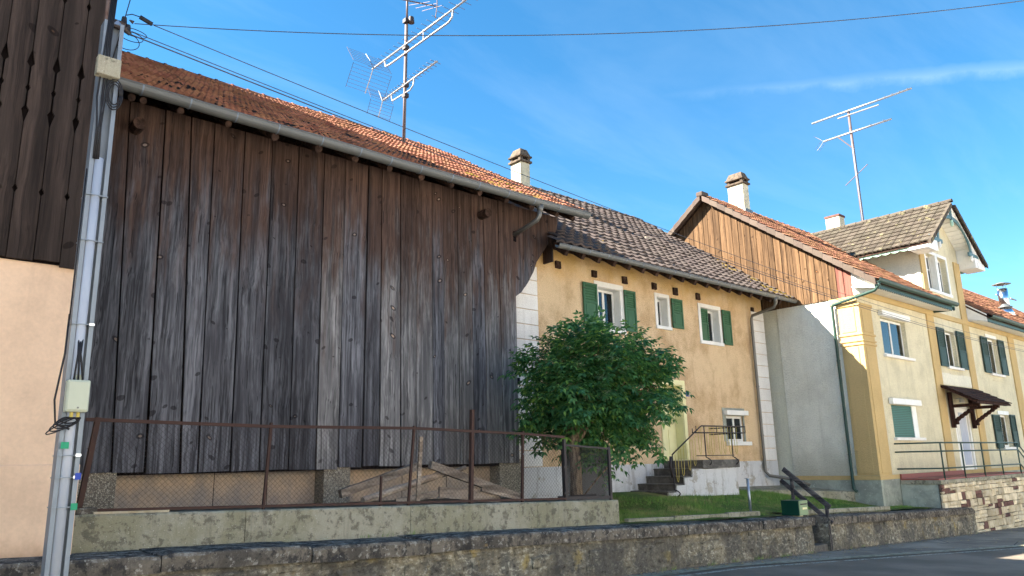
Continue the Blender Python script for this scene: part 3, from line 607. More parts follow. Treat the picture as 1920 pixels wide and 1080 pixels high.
xb = [10.47, 10.74, 11.13, 11.51, 11.80]
for a, b in zip(xb[:-1], xb[1:]):
    pts = [(a + .004, curz(a))] + [(p, z) for p, z in CUR if a < p < b] + [(b - .004, curz(b)), (b - .004, 7.03), (a + .004, 7.03)]
    MB().prism([(p, BY + random.uniform(-.006, .004) * 0, z) for p, z in pts], (0, .035, 0)).build('board', 'barn_wood', barn)
MB().box(2.28, 10.44, 11.66, 21.6, 1.55, 7.0).build('board_backing', 'gap_dark', barn)
MB().prism([(11.70, 11.7, 6.6), (11.70, 16.6, 10.2), (11.70, 21.4, 6.8), (11.70, 21.4, 6.0), (11.70, 11.7, 6.0)], (.04, 0, 0)).build('end_gable', 'barn_wood', barn)
MB().box(2.28, 10.44, 11.95, 12.2, .8, 1.6).build('base_panel', 'panel_plaster', barn)
MB().box(2.28, 10.42, 12.2, 21.6, .8, 1.6).build('base', 'concrete', barn)
for a, b in ((2.45, 3.05), (6.18, 6.67), (9.98, 10.56)): MB().box(a, b, 11.64, 12.0, .85, 1.6 if b < 10 else 1.68).build('post', 'pebble', barn, bev=.012)
for xj in (4.5, 5.35, 7.9, 8.9): MB().box(xj, xj + .008, 11.945, 11.96, .9, 1.6).build('panel_joint', 'gap_dark', barn)
BS = .604; BE = (10.98, 6.97); BR = (16.6, 6.97 + BS * (16.6 - 10.98))
broof = roof_deck(barn, 2.22, 11.95, BE[0], BE[1], BR[0], BR[1], 22.2, 6.97)
lay_tiles(broof, slope_spots(2.25, 12.0, .203, BE[0] - .04, BE[1], BS, BR[0]), T_BARN, (math.atan(BS), 0, 0), 'tile', 'barn_tile')
ridge_caps(broof, 2.25, 11.95, BR[0], BR[1] + .03, 'barn_tile', .38, .135); back_sheet(broof, 2.2, 12.0, BR[0], BR[1], 22.2, 6.97, 'barn_tile')
for i in range(13):   # verge tiles at the right end
    d = i * .5; y = 10.98 + d * .856; z = 6.97 + d * .856 * BS
    if y < 16.3: MB().bar((12.0, y, z - .02), (12.0, y + .46, z - .02 + .46 * BS), .05, .12).build('verge_tile', 'barn_tile', broof)
gutter(barn, 2.2, 12.1, 10.93, 6.98, .105, 'zinc', [2.72, 3.39, 4.09, 4.77, 5.54, 6.27, 6.89, 7.54, 8.25, 8.91, 9.68, 10.4, 11.14], sag=.02)
for i, x in enumerate([2.62, 2.78, 3.3, 4.02, 4.78, 5.55, 6.25, 6.95, 7.65, 8.35, 9.05, 9.75, 10.45, 11.2, 11.7]):    # rafter ends
    MB().tube([(x, 11.0, 6.82), (x, 11.65, 6.82 + .65 * BS)], .06 + random.uniform(-.01, .01), 8).build('rafter', 'beam_wood', barn, smooth=False)
for x in (2.85, 9.55): MB().tube([(x, 11.35, 6.62), (x, 11.66, 6.62)], .095, 10).build('purlin_end', 'beam_wood', barn)
dp = MB(); dp.tube([(10.62, 10.93, 6.93), (10.60, 10.93, 6.66), (10.57, 10.98, 6.56), (10.46, 11.62, 6.36)], .05, 10).build('downpipe', 'pipe_zinc', barn, smooth=True)
MB().tube([(10.62, 10.93, 6.90), (10.62, 10.93, 6.72)], [.085, .055], 10).build('gutter_outlet', 'pipe_zinc', barn, smooth=True)
MB().box(10.43, 10.51, 11.575, 11.60, 6.22, 6.44).build('pipe_hole', 'gap_dark', barn)
MB().tube([(10.475, 11.57, 3.3), (10.475, 11.57, 3.16)], .03, 6).build('hook', 'dark_iron', barn)
mo = MB(); 
def clump(mb, p, r, s, n=5):
    for i in range(n):
        c = V3(p) + V3((random.gauss(0, r * .7), random.gauss(0, r * .4), 0)); c.z += (c.y - p[1]) * s; q = random.uniform(.3, .7) * r
        vs = [(c.x + math.cos(a) * q * random.uniform(.7, 1.2), c.y + math.sin(a) * q * .6, c.z - .01 + math.sin(a) * q * .6 * s) for a in [k * 1.047 for k in range(6)]] + [(c.x, c.y, c.z + q * .45)]
        mb.add(vs, [(k, (k + 1) % 6, 6) for k in range(6)])
for i in range(34):
    x = random.uniform(7.5, 11.8); y = 10.95 + random.expovariate(2.2); clump(mo, (x, y, BE[1] + BS * (y - 10.98) + .095), random.uniform(.05, .12), BS)
mo.build('moss', 'moss', broof, kind='stuff', smooth=True)
mo = MB()
for i in range(70):
    x = random.uniform(2.3, 8.4); y = random.uniform(11.0, 12.9); clump(mo, (x, y, BE[1] + BS * (y - 10.98) + .09), random.uniform(.07, .17), BS, 6)
mo.build('moss', 'dark_moss', broof, kind='stuff', smooth=True)

# ---------------------------------------------------------------- windows and shutters
def window(parent, x0, x1, z0, z1, y, m='white_paint', sash=2, fw=.035, split=None, curtain=False, sill=None, opened=None):
    """casement set back in an opening at depth y: frame, sashes with panes"""
    fr = MB(); fr.box(x0, x1, y, y + .06, z0, z0 + fw); fr.box(x0, x1, y, y + .06, z1 - fw, z1); fr.box(x0, x0 + fw, y, y + .06, z0 + fw, z1 - fw); fr.box(x1 - fw, x1, y, y + .06, z0 + fw, z1 - fw)
    w = fr.build('window', m, parent, bev=.006); sw = (x1 - x0 - 2 * fw) / sash
    for i in range(sash):
        a = x0 + fw + sw * i + .004; b = a + sw - .008; s = MB(); c, d = z0 + fw + .004, z1 - fw - .004; q = .032; yy = y - .012
        s.box(a, b, yy, yy + .045, c, c + q); s.box(a, b, yy, yy + .045, d - q, d); s.box(a, a + q, yy, yy + .045, c + q, d - q); s.box(b - q, b, yy, yy + .045, c + q, d - q)
        if split: zm = c + (d - c) * split; s.box(a + q, b - q, yy + .004, yy + .04, zm - .014, zm + .014)
        s.build('sash', m, w, bev=.004)
        zs = [c + q, d - q] if not split else [c + q, zm - .014, zm + .014, d - q]
        for k in range(0, len(zs), 2): MB().box(a + q, b - q, yy + .018, yy + .024, zs[k], zs[k + 1]).build('pane', 'glass', w)
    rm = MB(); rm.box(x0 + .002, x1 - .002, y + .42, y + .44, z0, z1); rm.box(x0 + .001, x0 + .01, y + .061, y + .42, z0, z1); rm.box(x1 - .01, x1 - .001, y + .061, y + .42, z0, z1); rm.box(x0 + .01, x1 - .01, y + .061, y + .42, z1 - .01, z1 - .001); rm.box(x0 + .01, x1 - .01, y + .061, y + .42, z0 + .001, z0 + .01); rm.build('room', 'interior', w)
    for (ca, cb) in ((x0 + .02, x0 + (x1 - x0) * random.uniform(.22, .36)), (x1 - (x1 - x0) * random.uniform(.18, .34), x1 - .02)):
        cm_ = MB(); n_ = 9
        for q_ in range(n_ + 1): xx = ca + (cb - ca) * q_ / n_; yy_ = y + .10 + .018 * (q_ % 2); cm_.v += [(xx, yy_, z0 + .02), (xx, yy_, z1 - .02)]
        cm_.f = [(2 * q_, 2 * q_ + 2, 2 * q_ + 3, 2 * q_ + 1) for q_ in range(n_)]; cm_.build('curtain', 'curtain', w, recalc=False)
    return w
def frame(parent, x0, x1, z0, z1, y, bw, th, m, sill=.0, name='surround'):
    f = MB(); f.box(x0 - bw, x1 + bw, y - th, y + .002, z1, z1 + bw); f.box(x0 - bw, x0, y - th, y + .002, z0, z1); f.box(x1, x1 + bw, y - th, y + .002, z0, z1); r = f.build(name, m, parent, bev=.006)
    MB().box(x0 - bw - .01, x1 + bw + .01, y - th - sill, y + .02, z0 - bw * .9, z0 - .001).build('sill', m, r, bev=.008); return r
def shutter(parent, x0, x1, z0, z1, y, m, louv=.42, th=.035, full=False):
    q = .055; f = MB(); f.box(x0, x1, y - th, y, z0, z0 + q * 1.2); f.box(x0, x1, y - th, y, z1 - q, z1); f.box(x0, x0 + q, y - th, y, z0 + q * 1.2, z1 - q); f.box(x1 - q, x1, y - th, y, z0 + q * 1.2, z1 - q)
    zm = z0 + q * 1.2 if full else z1 - (z1 - z0) * louv
    if not full:
        f.box(x0 + q, x1 - q, y - th, y, zm - q, zm); f.box(x0 + q, x1 - q, y - th * .55, y - th * .2, z0 + q * 1.2, zm - q)
        if x1 - x0 > .25: f.box(x0 + q + .035, x1 - q - .035, y - th * .8, y - th * .5, z0 + q * 1.2 + .04, zm - q - .04)
    s = f.build('shutter', m, parent, bev=.004); n = max(4, int((z1 - q - zm) / .055)); d = (z1 - q - zm) / n
    MB().box(x0 + q, x1 - q, y - .006, y - .002, zm, z1 - q).build('louvre_back', m, s)
    for i in range(n):
        z = zm + d * (i + .5); MB().bar((x0 + q, y - th * .55, z), (x1 - q, y - th * .55, z), .030, .006, up=(0, .75, .66)).build('slat', m, s)
    for z in (z0 + .15, z1 - .15): MB().box(x0 - .02 if y > 0 else x0, x0 + .06, y - th - .008, y - th, z - .012, z + .012).build('hinge', 'dark_iron', s)
    return s
# ---------------------------------------------------------------- ochre house in the middle
H2 = 12.0
oh = thing('ochre_house', 'ochre plastered house with green shutters between barn and yellow house', 'house', (15.8, 12.0, .7))
W2 = [(13.52, 14.32, 4.74, 5.73), (15.81, 16.24, 5.0, 5.77), (17.74, 18.62, 4.78, 5.72), (15.78, 16.60, 1.585, 3.48), (18.55, 19.40, 2.04, 2.74)]
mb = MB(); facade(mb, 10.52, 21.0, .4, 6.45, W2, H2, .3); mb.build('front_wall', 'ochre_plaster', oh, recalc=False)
mb = MB(); mb.box(10.52, 21.0, 12.80, 21.2, .4, 6.4); mb.box(20.93, 20.998, 12.01, 12.75, .4, 6.4); mb.box(10.53, 10.6, 12.01, 12.75, .4, 6.4); mb.build('house_body', 'smooth_plaster', oh)
MB().box(10.5, 21.03, 11.965, 12.01, .35, 1.5).build('plinth', 'peel_plaster', oh, bev=.01)
for a, b in ((10.5, 11.47), (20.36, 21.025)):
    z = 1.505
    while z < 5.85:
        h = .345 if b > 15 else .338; MB().box(a, b, 11.972, 12.005, z + .008, min(z + h - .008, 5.9)).build('quoin', 'white_block', oh, bev=.006); z += h
for i, (a, b, c, d) in enumerate(W2[:3]):
    frame(oh, a, b, c, d, H2, (.135, .1, .11)[i], .018, 'white_paint', .03)
    window(oh, a, b, c, d, 12.2, 'white_paint', 2 if i != 1 else 1)
    mb = MB(); e = .004
    for (p, q, r_, s_) in ((a + e, a + .012, c, d), (b - .012, b - e, c, d), (a, b, d - .012, d - e)): mb.box(p, q, 12.0, 12.29, r_, s_)
    mb.build('reveal_lining', 'white_paint', oh)
for (a, b, c, d, y, lab) in ((12.94, 13.43, 4.72, 5.76, 11.965, 0), (14.44, 14.87, 4.71, 5.76, 11.965, 0), (16.38, 16.85, 4.99, 5.79, 11.965, 0), (17.745, 18.2, 4.785, 5.71, 12.10, 0), (18.74, 19.16, 4.74, 5.75, 11.965, 0)): shutter(oh, a, b, c, d, y, 'green_shutter')
for x, z in ((12.16, 6.05), (13.39, 6.02), (14.52, 6.02), (15.71, 6.03), (16.62, 6.01), (17.65, 6.00), (20.43, 5.95)):
    s = .085 + random.uniform(-.008, .008) if x < 20 else .065
    MB().stone(x - s, x + s, 11.94, 12.03, z - s * 1.05, z + s * 1.05, .012, .012).build('beam_end', 'beam_wood', oh)
HS = .705; HE = (11.05, 6.17); HR = (16.6, 6.17 + HS * 5.55)
hroof = roof_deck(oh, 11.78, 21.24, HE[0], HE[1], HR[0], HR[1], 22.1, 6.2)
lay_tiles(hroof, slope_spots(11.14, 21.26, .298, HE[0] - .04, HE[1], HS, HR[0], skip=lambda x, y: x < 11.18 + (y - 11.05) * 1.2 and y < 11.7 or (x < 11.85 and y >= 11.7)), T_HOUSE, (math.atan(HS), 0, 0), 'tile', 'house_tile')
ridge_caps(hroof, 11.9, 21.2, HR[0], HR[1] + .03, 'house_tile', .42, .13); back_sheet(hroof, 11.9, 21.2, HR[0], HR[1], 22.1, 6.2, 'house_tile')
gutter(oh, 11.16, 21.22, 10.99, 6.15, .075, 'zinc', [11.5 + .62 * i for i in range(16)])
for i in range(18):
    x = 11.54 + .528 * i; MB().bar((x, 11.08, 6.04), (x, 12.03, 6.04 + .95 * HS), .10, .15).build('rafter', 'beam_wood', oh)
mb = MB(); mb.box(11.2, 21.2, 11.98, 12.06, 6.40, 6.62); mb.build('wall_plate', 'beam_wood', oh)
mo = MB()
for i in range(46):
    x = 21.1 - random.expovariate(1.4); y = 10.98 + random.expovariate(1.5); clump(mo, (x, y, HE[1] + HS * (y - HE[0]) + .095), random.uniform(.06, .14), HS)
for i in range(12):
    x = random.uniform(12.5, 19); y = random.uniform(11.2, 15); clump(mo, (x, y, HE[1] + HS * (y - HE[0]) + .09), .05, HS, 3)
mo.build('moss', 'moss', hroof, kind='stuff', smooth=True)
for (p, q, w) in (((16.2, 14.05), (16.32, 14.3), .2), ):    # slipped pale tile
    MB().box(17.6, 17.85, 13.6, 13.75, HE[1] + HS * 2.6 + .09, HE[1] + HS * 2.6 + .12).build('roof_light', 'light_stone', hroof)
MB().tube([(20.06, 10.99, 6.12), (20.06, 10.99, 5.93), (20.12, 11.1, 5.84), (20.2, 11.86, 5.72), (20.2, 11.9, 5.62), (20.19, 11.9, 1.20), (20.26, 11.82, 1.08), (20.75, 11.3, .96), (20.95, 11.0, .80)], .045, 10).build('downpipe', 'pipe_zinc', oh, smooth=True)
MB().tube([(20.06, 10.99, 6.12), (20.06, 10.99, 5.95)], [.075, .05], 10).build('gutter_outlet', 'pipe_zinc', oh, smooth=True)
for z in (5.2, 3.6, 2.2): MB().tube([(20.195, 11.9, z), (20.195, 11.9, z + .03)], .052, 10).build('pipe_clip', 'pipe_zinc', oh)
# front door
frame(oh, 15.78, 16.60, 1.585, 3.48, H2, .13, .03, 'cream_paint', .0)
mb = MB(); mb.box(15.784, 15.80, 12.0, 12.28, 1.59, 3.47); mb.box(16.58, 16.596, 12.0, 12.28, 1.59, 3.47); mb.box(15.79, 16.59, 12.0, 12.28, 3.462, 3.476); mb.build('door_reveal', 'cream_paint', oh)
dr = MB().box(15.80, 16.58, 12.24, 12.29, 1.59, 3.46).build('door', 'cream_paint', oh, bev=.008)
for (a, b, c, d) in ((15.88, 16.14, 1.72, 2.35), (16.24, 16.50, 1.72, 2.35)): MB().box(a, b, 12.225, 12.245, c, d).build('door_panel', 'cream_paint', dr, bev=.008)
for (a, b) in ((15.88, 16.14), (16.24, 16.50)): MB().box(a, b, 12.232, 12.245, 2.5, 3.3).build('door_pane', 'glass', dr)
MB().tube([(15.86, 12.20, 2.42), (15.96, 12.20, 2.42)], .012, 8).build('door_handle', 'steel', dr)
# enamel number plate
npl = MB().box(16.775, 16.905, 11.972, 11.99, 3.20, 3.33).build('number_plate', 'blue_enamel', oh, bev=.004)
cu = MB(); cu.bar((16.855, 11.968, 3.215), (16.855, 11.968, 3.315), .016, .004, up=(0, 1, 0)); cu.bar((16.855, 11.9685, 3.315), (16.80, 11.9685, 3.245), .014, .004, up=(0, 1, 0)); cu.bar((16.795, 11.967, 3.245), (16.885, 11.967, 3.245), .014, .004, up=(0, 1, 0)); cu.build('digit', 'white_paint', npl)
# basement window
bwf = MB(); bwf.box(18.40, 19.50, 11.985, 12.01, 2.745, 2.96); bwf.box(18.40, 18.55, 11.985, 12.01, 2.04, 2.744); bwf.box(19.40, 19.47, 11.985, 12.01, 2.04, 2.744); bw = bwf.build('cement_surround', 'grey_render', oh)
MB().box(18.44, 19.52, 11.86, 11.985, 2.76, 2.89).build('roller_box', 'white_paint', bw, bev=.01)
MB().box(18.47, 19.60, 11.88, 11.985, 1.93, 2.035).build('sill', 'white_paint', bw, bev=.008)
window(oh, 18.55, 19.40, 2.04, 2.74, 12.045, 'white_paint', 2, fw=.03)
# chimney on the ridge of the ochre house
def chimney(name, label, x0, x1, y0, y1, z0, z1, cap=True, group=None):
    c = thing(name, label, 'chimney', ((x0 + x1) / 2, (y0 + y1) / 2, z0), group)
    MB().box(x0, x1, y0, y1, z0 - .6, z1).build('shaft', 'chimney_render', c, bev=.015)
    MB().box(x0 - .05, x1 + .05, y0 - .05, y1 + .05, z0 - .12, z0 + .06).build('flashing', 'zinc', c)
    if cap:
        MB().box(x0 - .06, x1 + .06, y0 - .06, y1 + .06, z1 + .001, z1 + .07).build('cap_slab', 'chimney_cap', c, bev=.015)
        for (a, b) in ((x0 - .01, y0 - .01), (x1 - .09, y0 - .01), (x0 - .01, y1 - .09), (x1 - .09, y1 - .09)): MB().box(a, a + .1, b, b + .1, z1 + .07, z1 + .17).build('cap_leg', 'chimney_cap', c)
        MB().box(x0 + .06, x1 - .06, y0 + .06, y1 - .06, z1 + .07, z1 + .16).build('flue_core', 'interior', c)
        MB().box(x0 - .06, x1 + .06, y0 - .06, y1 + .06, z1 + .17, z1 + .23).build('cap_slab', 'chimney_cap', c, bev=.015)
        e = .05; MB().hexa([(x0 - .03, y0 - .03, z1 + .231), (x1 + .03, y0 - .03, z1 + .231), (x1 + .03, y1 + .03, z1 + .231), (x0 - .03, y1 + .03, z1 + .231), (x0 + e, y0 + e, z1 + .45), (x1 - e, y0 + e, z1 + .45), (x1 - e, y1 - e, z1 + .45), (x0 + e, y1 - e, z1 + .45)]).build('cap_hood', 'chimney_cap', c, bev=.02)
    else:
        MB().box(x0 - .03, x1 + .03, y0 - .03, y1 + .03, z1, z1 + .09).build('cap_slab', 'red_stone', c, bev=.01)
        MB().box(x0 - .006, x0 + .02, (y0 + y1) / 2 - .06, (y0 + y1) / 2 + .06, z0 + .55, z0 + .68).build('soot_door', 'red_stone', c)
    return c
chimney('chimney', 'pale chimney rising beside the right end of the orange barn roof', 14.50, 14.88, 15.7, 16.14, 9.55, 10.44)
# stairs to the door
stp = thing('stairs', 'concrete steps and landing with peeling sides below the front door', 'stairs', (15.6, 11.3, .6))
SX = [14.29, 14.57, 14.89, 15.20, 15.62]; SZ = [.90, 1.05, 1.215, 1.385]
MB().box(13.35, 14.30, 10.95, 11.96, .55, .745).build('base_slab', 'step_concrete', stp, bev=.012)
for i in range(4):
    MB().box(SX[i], 17.1, 10.85 + .03, 11.96, (.745 if i == 0 else SZ[i - 1]) - .01, SZ[i] - .036).build('riser', 'step_concrete', stp)
    MB().box(SX[i] - .025, SX[i + 1] + .02, 10.86, 11.96, SZ[i] - .035, SZ[i]).build('tread', 'step_concrete', stp, bev=.01)
pr = [(14.27, .35), (17.08, .30), (17.08, 1.355), (15.63, 1.355), (15.63, 1.36), (15.2, 1.36), (15.2, 1.18), (14.89, 1.18), (14.89, 1.015), (14.57, 1.015), (14.57, .865), (14.27, .865)]
MB().prism([(x, 10.845, z) for x, z in pr], (0, .05, 0)).build('side_wall', 'peel_plaster', stp)
MB().box(17.03, 17.10, 10.85, 11.96, .3, 1.35).build('end_wall', 'peel_plaster', stp)
MB().box(15.60, 17.16, 10.80, 11.962, 1.37, 1.565).build('landing', 'step_concrete', stp, bev=.015)
# iron railing with wire loops
rg = thing('stair_railing', 'wrought iron stair railing with yellow wire loops on the landing', 'railing', (15.9, 10.85, 1.56))
y = 10.83
R_ = lambda pts, r=.014, m='dark_iron', n='rail', s=True: MB().tube(pts, r, 8).build(n, m, rg, smooth=s)
R_([(14.46, y, 1.70), (15.60, y, 2.33), (15.68, y, 2.365), (17.58, y, 2.37)], .016, n='handrail')
R_([(15.30, y, 2.20), (17.58, y, 2.215)]); R_([(15.40, y, 1.665), (16.98, y, 1.665)], .010); R_([(15.3, y, 2.30), (15.3, y, 2.20)], .010); R_([(17.58, y, 2.37), (17.58, y, 2.215)], .010)
R_([(17.56, y, 2.37), (17.56, 11.9, 2.37)]); R_([(17.56, y, 2.215), (17.56, 11.9, 2.215)])
for x in (15.45, 16.3, 16.6): R_([(x, y, 2.365), (x, y, 2.21)], .008)
def scroll(x, ztop, zb, dz=.20): 
    a = [(x, y, ztop), (x, y, zb)] + [(x + .02 + .05 * (1 - math.cos(t_ * math.pi)) * .6, y - .11 * math.sin(t_ * math.pi), zb - dz * t_) for t_ in (.1, .25, .4, .55, .7, .85, 1.0)]
    R_(a, .014, n='post')
scroll(14.46, 1.70, .93, .16); scroll(15.78, 2.37, 1.63); scroll(16.93, 2.37, 1.63)
for i, x in enumerate((15.58, 15.92, 16.10, 16.42, 16.60, 16.85, 17.1)):
    a = [(x - .07, y, 2.36), (x - .055, y, 1.95), (x - .04, y, 1.76), (x, y, 1.69), (x + .04, y, 1.76), (x + .055, y, 1.95), (x + .07, y, 2.36)]; R_(a, .006, 'yellow_wire', 'wire_loop')
for i, (x, zt_) in enumerate(((14.62, 1.75), (14.84, 1.88), (15.10, 2.0), (15.32, 2.1))):
    a = [(x - .055, y, zt_ - .05), (x - .05, y, zt_ - .45), (x - .03, y, zt_ - .62), (x, y, zt_ - .66), (x + .03, y, zt_ - .62), (x + .05, y, zt_ - .45), (x + .06, y, zt_ - .02), (x + .09, y, zt_ + .03), (x + .12, y, zt_)]; R_(a, .006, 'yellow_wire', 'wire_loop')
R_([(14.40, y, 1.66), (14.36, y, 1.45), (14.42, y, 1.2)], .03, 'dark_iron', 'newel_curl')

# ---------------------------------------------------------------- pale yellow house at the right
GX = 21.3; FY = 9.2; XE = 52.0
yh = thing('yellow_house', 'pale yellow house at the right with dormer gable and dark shutters', 'house', (27, 10, .4))
W3 = [(22.70, 24.46, 4.44, 5.54), (22.66, 24.42, 2.06, 2.98), (27.57, 28.60, 4.40, 5.62), (31.80, 32.96, 4.42, 5.76), (31.83, 32.96, 1.76, 2.92), (27.44, 28.92, .95, 3.16), (37.6, 38.8, 4.42, 5.76), (26.98, 27.80, 6.98, 8.25), (28.00, 28.82, 6.98, 8.25)]
mb = MB(); facade(mb, GX, XE, -.3, 6.35, [h for h in W3 if h[3] < 6.3], FY, .24); facade(mb, 26.45, 30.08, 6.35, 8.36, W3[-2:], FY, .24)
mb.add([(26.45, FY, 8.36), (30.08, FY, 8.36), (30.08, FY, 8.85), (28.37, FY, 10.08), (26.45, FY, 8.70)], [(0, 1, 2, 3, 4)]); mb.build('front_wall', 'pale_plaster', yh, recalc=False)
mb = MB(); mb.box(GX + .4, XE, 9.95, 18.4, -.3, 6.2); mb.box(26.9, 29.6, 9.9, 13.5, 6.2, 8.6); mb.build('house_body', 'smooth_plaster', yh)
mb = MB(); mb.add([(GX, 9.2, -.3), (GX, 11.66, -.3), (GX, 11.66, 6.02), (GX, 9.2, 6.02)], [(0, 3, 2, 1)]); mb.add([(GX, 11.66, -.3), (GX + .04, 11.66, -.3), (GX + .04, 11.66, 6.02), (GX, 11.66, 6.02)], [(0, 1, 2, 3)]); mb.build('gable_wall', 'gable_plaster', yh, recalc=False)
mb = MB(); mb.add([(GX + .04, 11.66, -.3), (GX + .04, 18.4, -.3), (GX + .04, 18.4, 6.02), (GX + .04, 11.66, 6.02)], [(0, 3, 2, 1)]); mb.box(GX - .0, GX + .05, 11.67, 12.3, 3.49, 3.55); mb.build('smooth_wall', 'smooth_plaster', yh)
MB().box(26.44, 26.6, 9.21, 12.6, 6.2, 8.5).build('dormer_side', 'smooth_plaster', yh)
MB().box(29.95, 30.09, 9.21, 12.6, 6.2, 8.5).build('dormer_side', 'smooth_plaster', yh)
MB().box(GX - .02, GX + .1, 9.16, 18.4, -.3, .93).build('plinth', 'grey_render', yh); MB().box(GX + .1, 50, 9.16, 9.22, -.3, .93).build('plinth', 'grey_render', yh)
pl = MB(); pl.box(GX - .035, GX + .1, 9.15, 11.64, .931, 1.045); pl.box(GX + .1, 50, 9.15, 9.22, .931, 1.045); pl.build('plinth_band', 'yellow_plaster', yh)
# yellow corner pilaster and strips
mb = MB(); mb.box(GX - .03, GX + .01, 9.212, 9.77, 1.05, 5.8); mb.box(GX - .03, 22.06, 9.16, 9.21, 1.05, 5.8); pi_ = mb.build('pilaster', 'yellow_plaster', yh)
mb = MB(); mb.box(GX - .045, GX - .028, 9.30, 9.70, 1.10, 4.55); mb.box(GX - .045, GX - .028, 9.30, 9.70, 4.98, 5.68); mb.box(21.42, 21.98, 9.145, 9.162, 1.10, 4.55); mb.box(21.42, 21.98, 9.145, 9.162, 4.98, 5.68); mb.build('raised_panel', 'yellow_plaster', pi_, bev=.008)
for z0, z1 in ((4.60, 4.66), (4.70, 4.75), (4.88, 4.94), (5.72, 5.80)):
    mb = MB(); mb.box(GX - .06, GX + .01, 9.13, 9.80, z0, z1); mb.box(GX + .01, 22.10, 9.13, 9.21, z0, z1); mb.build('pilaster_moulding', 'yellow_plaster', pi_, bev=.006)
for a, b, z1 in ((26.26, 26.84, 8.3), (29.55, 30.10, 8.3), (34.4, 35.1, 6.03)):
    MB().box(a, b, 9.16, 9.21, 1.05, 6.019).build('strip', 'yellow_plaster', yh)
    if z1 > 7: MB().box(a + .2 if a < 28 else a, b, 9.16, 9.21, 6.19, z1).build('strip', 'yellow_plaster', yh)
MB().box(GX - .03, 50, 9.15, 9.22, 6.02, 6.188).build('band', 'yellow_plaster', yh, bev=.01)
MB().box(GX - .035, GX + .01, 9.2, 10.0, 5.82, 6.0).build('band', 'yellow_plaster', yh)
# gable boards
YS = .74; YE = (8.5, 6.28); YR = (13.85, 6.28 + .74 * 5.35)
def yz(y): return YE[1] + YS * (y - YE[0]) if y < YR[0] else YR[1] - YS * (y - YR[0])
yy = 9.26; i = 0
while yy < 18.2:
    w = random.uniform(.17, .23); a, b = yy + .009, yy + w - .009; m = 'red_wood' if i in (0, 1) else 'gable_wood'; pts = [(a, 6.0), (b, 6.0), (b, yz(b) - .12)]
    if a < YR[0] < b: pts.append((YR[0], yz(YR[0]) - .12))
    pts.append((a, yz(a) - .12)); xo = 21.265 + random.uniform(-.006, .006)
    MB().prism([(xo, p, z) for p, z in pts], (.035, 0, 0)).build('board', m, yh); yy += w; i += 1
MB().prism([(21.305, 9.2, 6.0), (21.305, YR[0], 9.9), (21.305, 18.4, 6.3), (21.305, 18.4, 6.0)], (.03, 0, 0)).build('gable_backing', 'gap_dark', yh)
MB().prism([(21.24, 9.25, 6.02), (21.24, 8.64, 6.06), (21.24, 8.60, 6.30), (21.24, 9.25, 6.74)], (.04, 0, 0)).build('eave_end_board', 'white_paint', yh, bev=.006)
# roof
def zdorm(x): return 10.17 - .72 * abs(x - 28.37)
yroof = roof_deck(yh, 21.02, 26.44, YE[0], YE[1], YR[0], YR[1], 19.2, 6.28)
roof_deck(yh, 30.1, XE, YE[0], YE[1], YR[0], YR[1], 19.2, 6.28, name='roof_extension')
roof_deck(yh, 26.445, 30.095, 12.3, YE[1] + YS * 3.8, YR[0], YR[1], 19.2, 6.28, name='roof_extension')
sk = lambda x, y: (26.45 < x < 30.1 and YE[1] + YS * (y - YE[0]) < zdorm(x) - .02)
lay_tiles(yroof, slope_spots(21.05, XE, .203, YE[0] - .03, YE[1], YS, YR[0], skip=sk), T_FAR, (math.atan(YS), 0, 0), 'tile', 'far_tile')
ridge_caps(yroof, 21.1, XE, YR[0], YR[1] + .03, 'far_tile', .40, .12); back_sheet(yroof, 21.02, XE, YR[0], YR[1], 19.2, 6.28, 'far_tile')
cs = 1 / math.sqrt(1 + YS * YS)
for k in range(21):
    d = k * .345; y0_, y1_ = YE[0] - .02 + d * cs, YE[0] - .02 + (d + .37) * cs
    if y1_ > YR[0] + .1: break
    z0_, z1_ = YE[1] + YS * (y0_ - YE[0]), YE[1] + YS * (y1_ - YE[0])
    MB().hexa([(20.96, y0_, z0_ - .13), (21.30, y0_, z0_ + .02), (21.30, y1_, z1_ + .0), (20.96, y1_, z1_ - .15), (20.95, y0_, z0_ + .075), (21.30, y0_, z0_ + .085), (21.30, y1_, z1_ + .05), (20.96, y1_, z1_ + .04)]).build('verge_tile', 'verge_tile', yroof, bev=.01)
for k in range(18):
    y0_, y1_ = YR[0] + k * .28, YR[0] + k * .28 + .3; z0_, z1_ = yz(y0_), yz(y1_)
    MB().hexa([(20.96, y0_, z0_ - .15), (21.30, y0_, z0_ - .05), (21.30, y1_, z1_ - .05), (20.96, y1_, z1_ - .13), (20.96, y0_, z0_ + .05), (21.30, y0_, z0_ + .06), (21.30, y1_, z1_ + .085), (20.95, y1_, z1_ + .075)]).build('verge_tile', 'verge_tile', yroof, bev=.01)
MB().box(20.94, 21.34, YR[0] - .13, YR[0] + .13, YR[1] - .02, YR[1] + .15).build('ridge_end', 'verge_tile', yroof, bev=.04)
mo = MB()
for k in range(50):
    x = random.uniform(22, 27); y = random.uniform(8.6, 11.5); 
    if not sk(x, y): clump(mo, (x, y, YE[1] + YS * (y - YE[0]) + .09), random.uniform(.05, .10), YS, 4)
mo.build('moss', 'moss', yroof, kind='stuff', smooth=True)
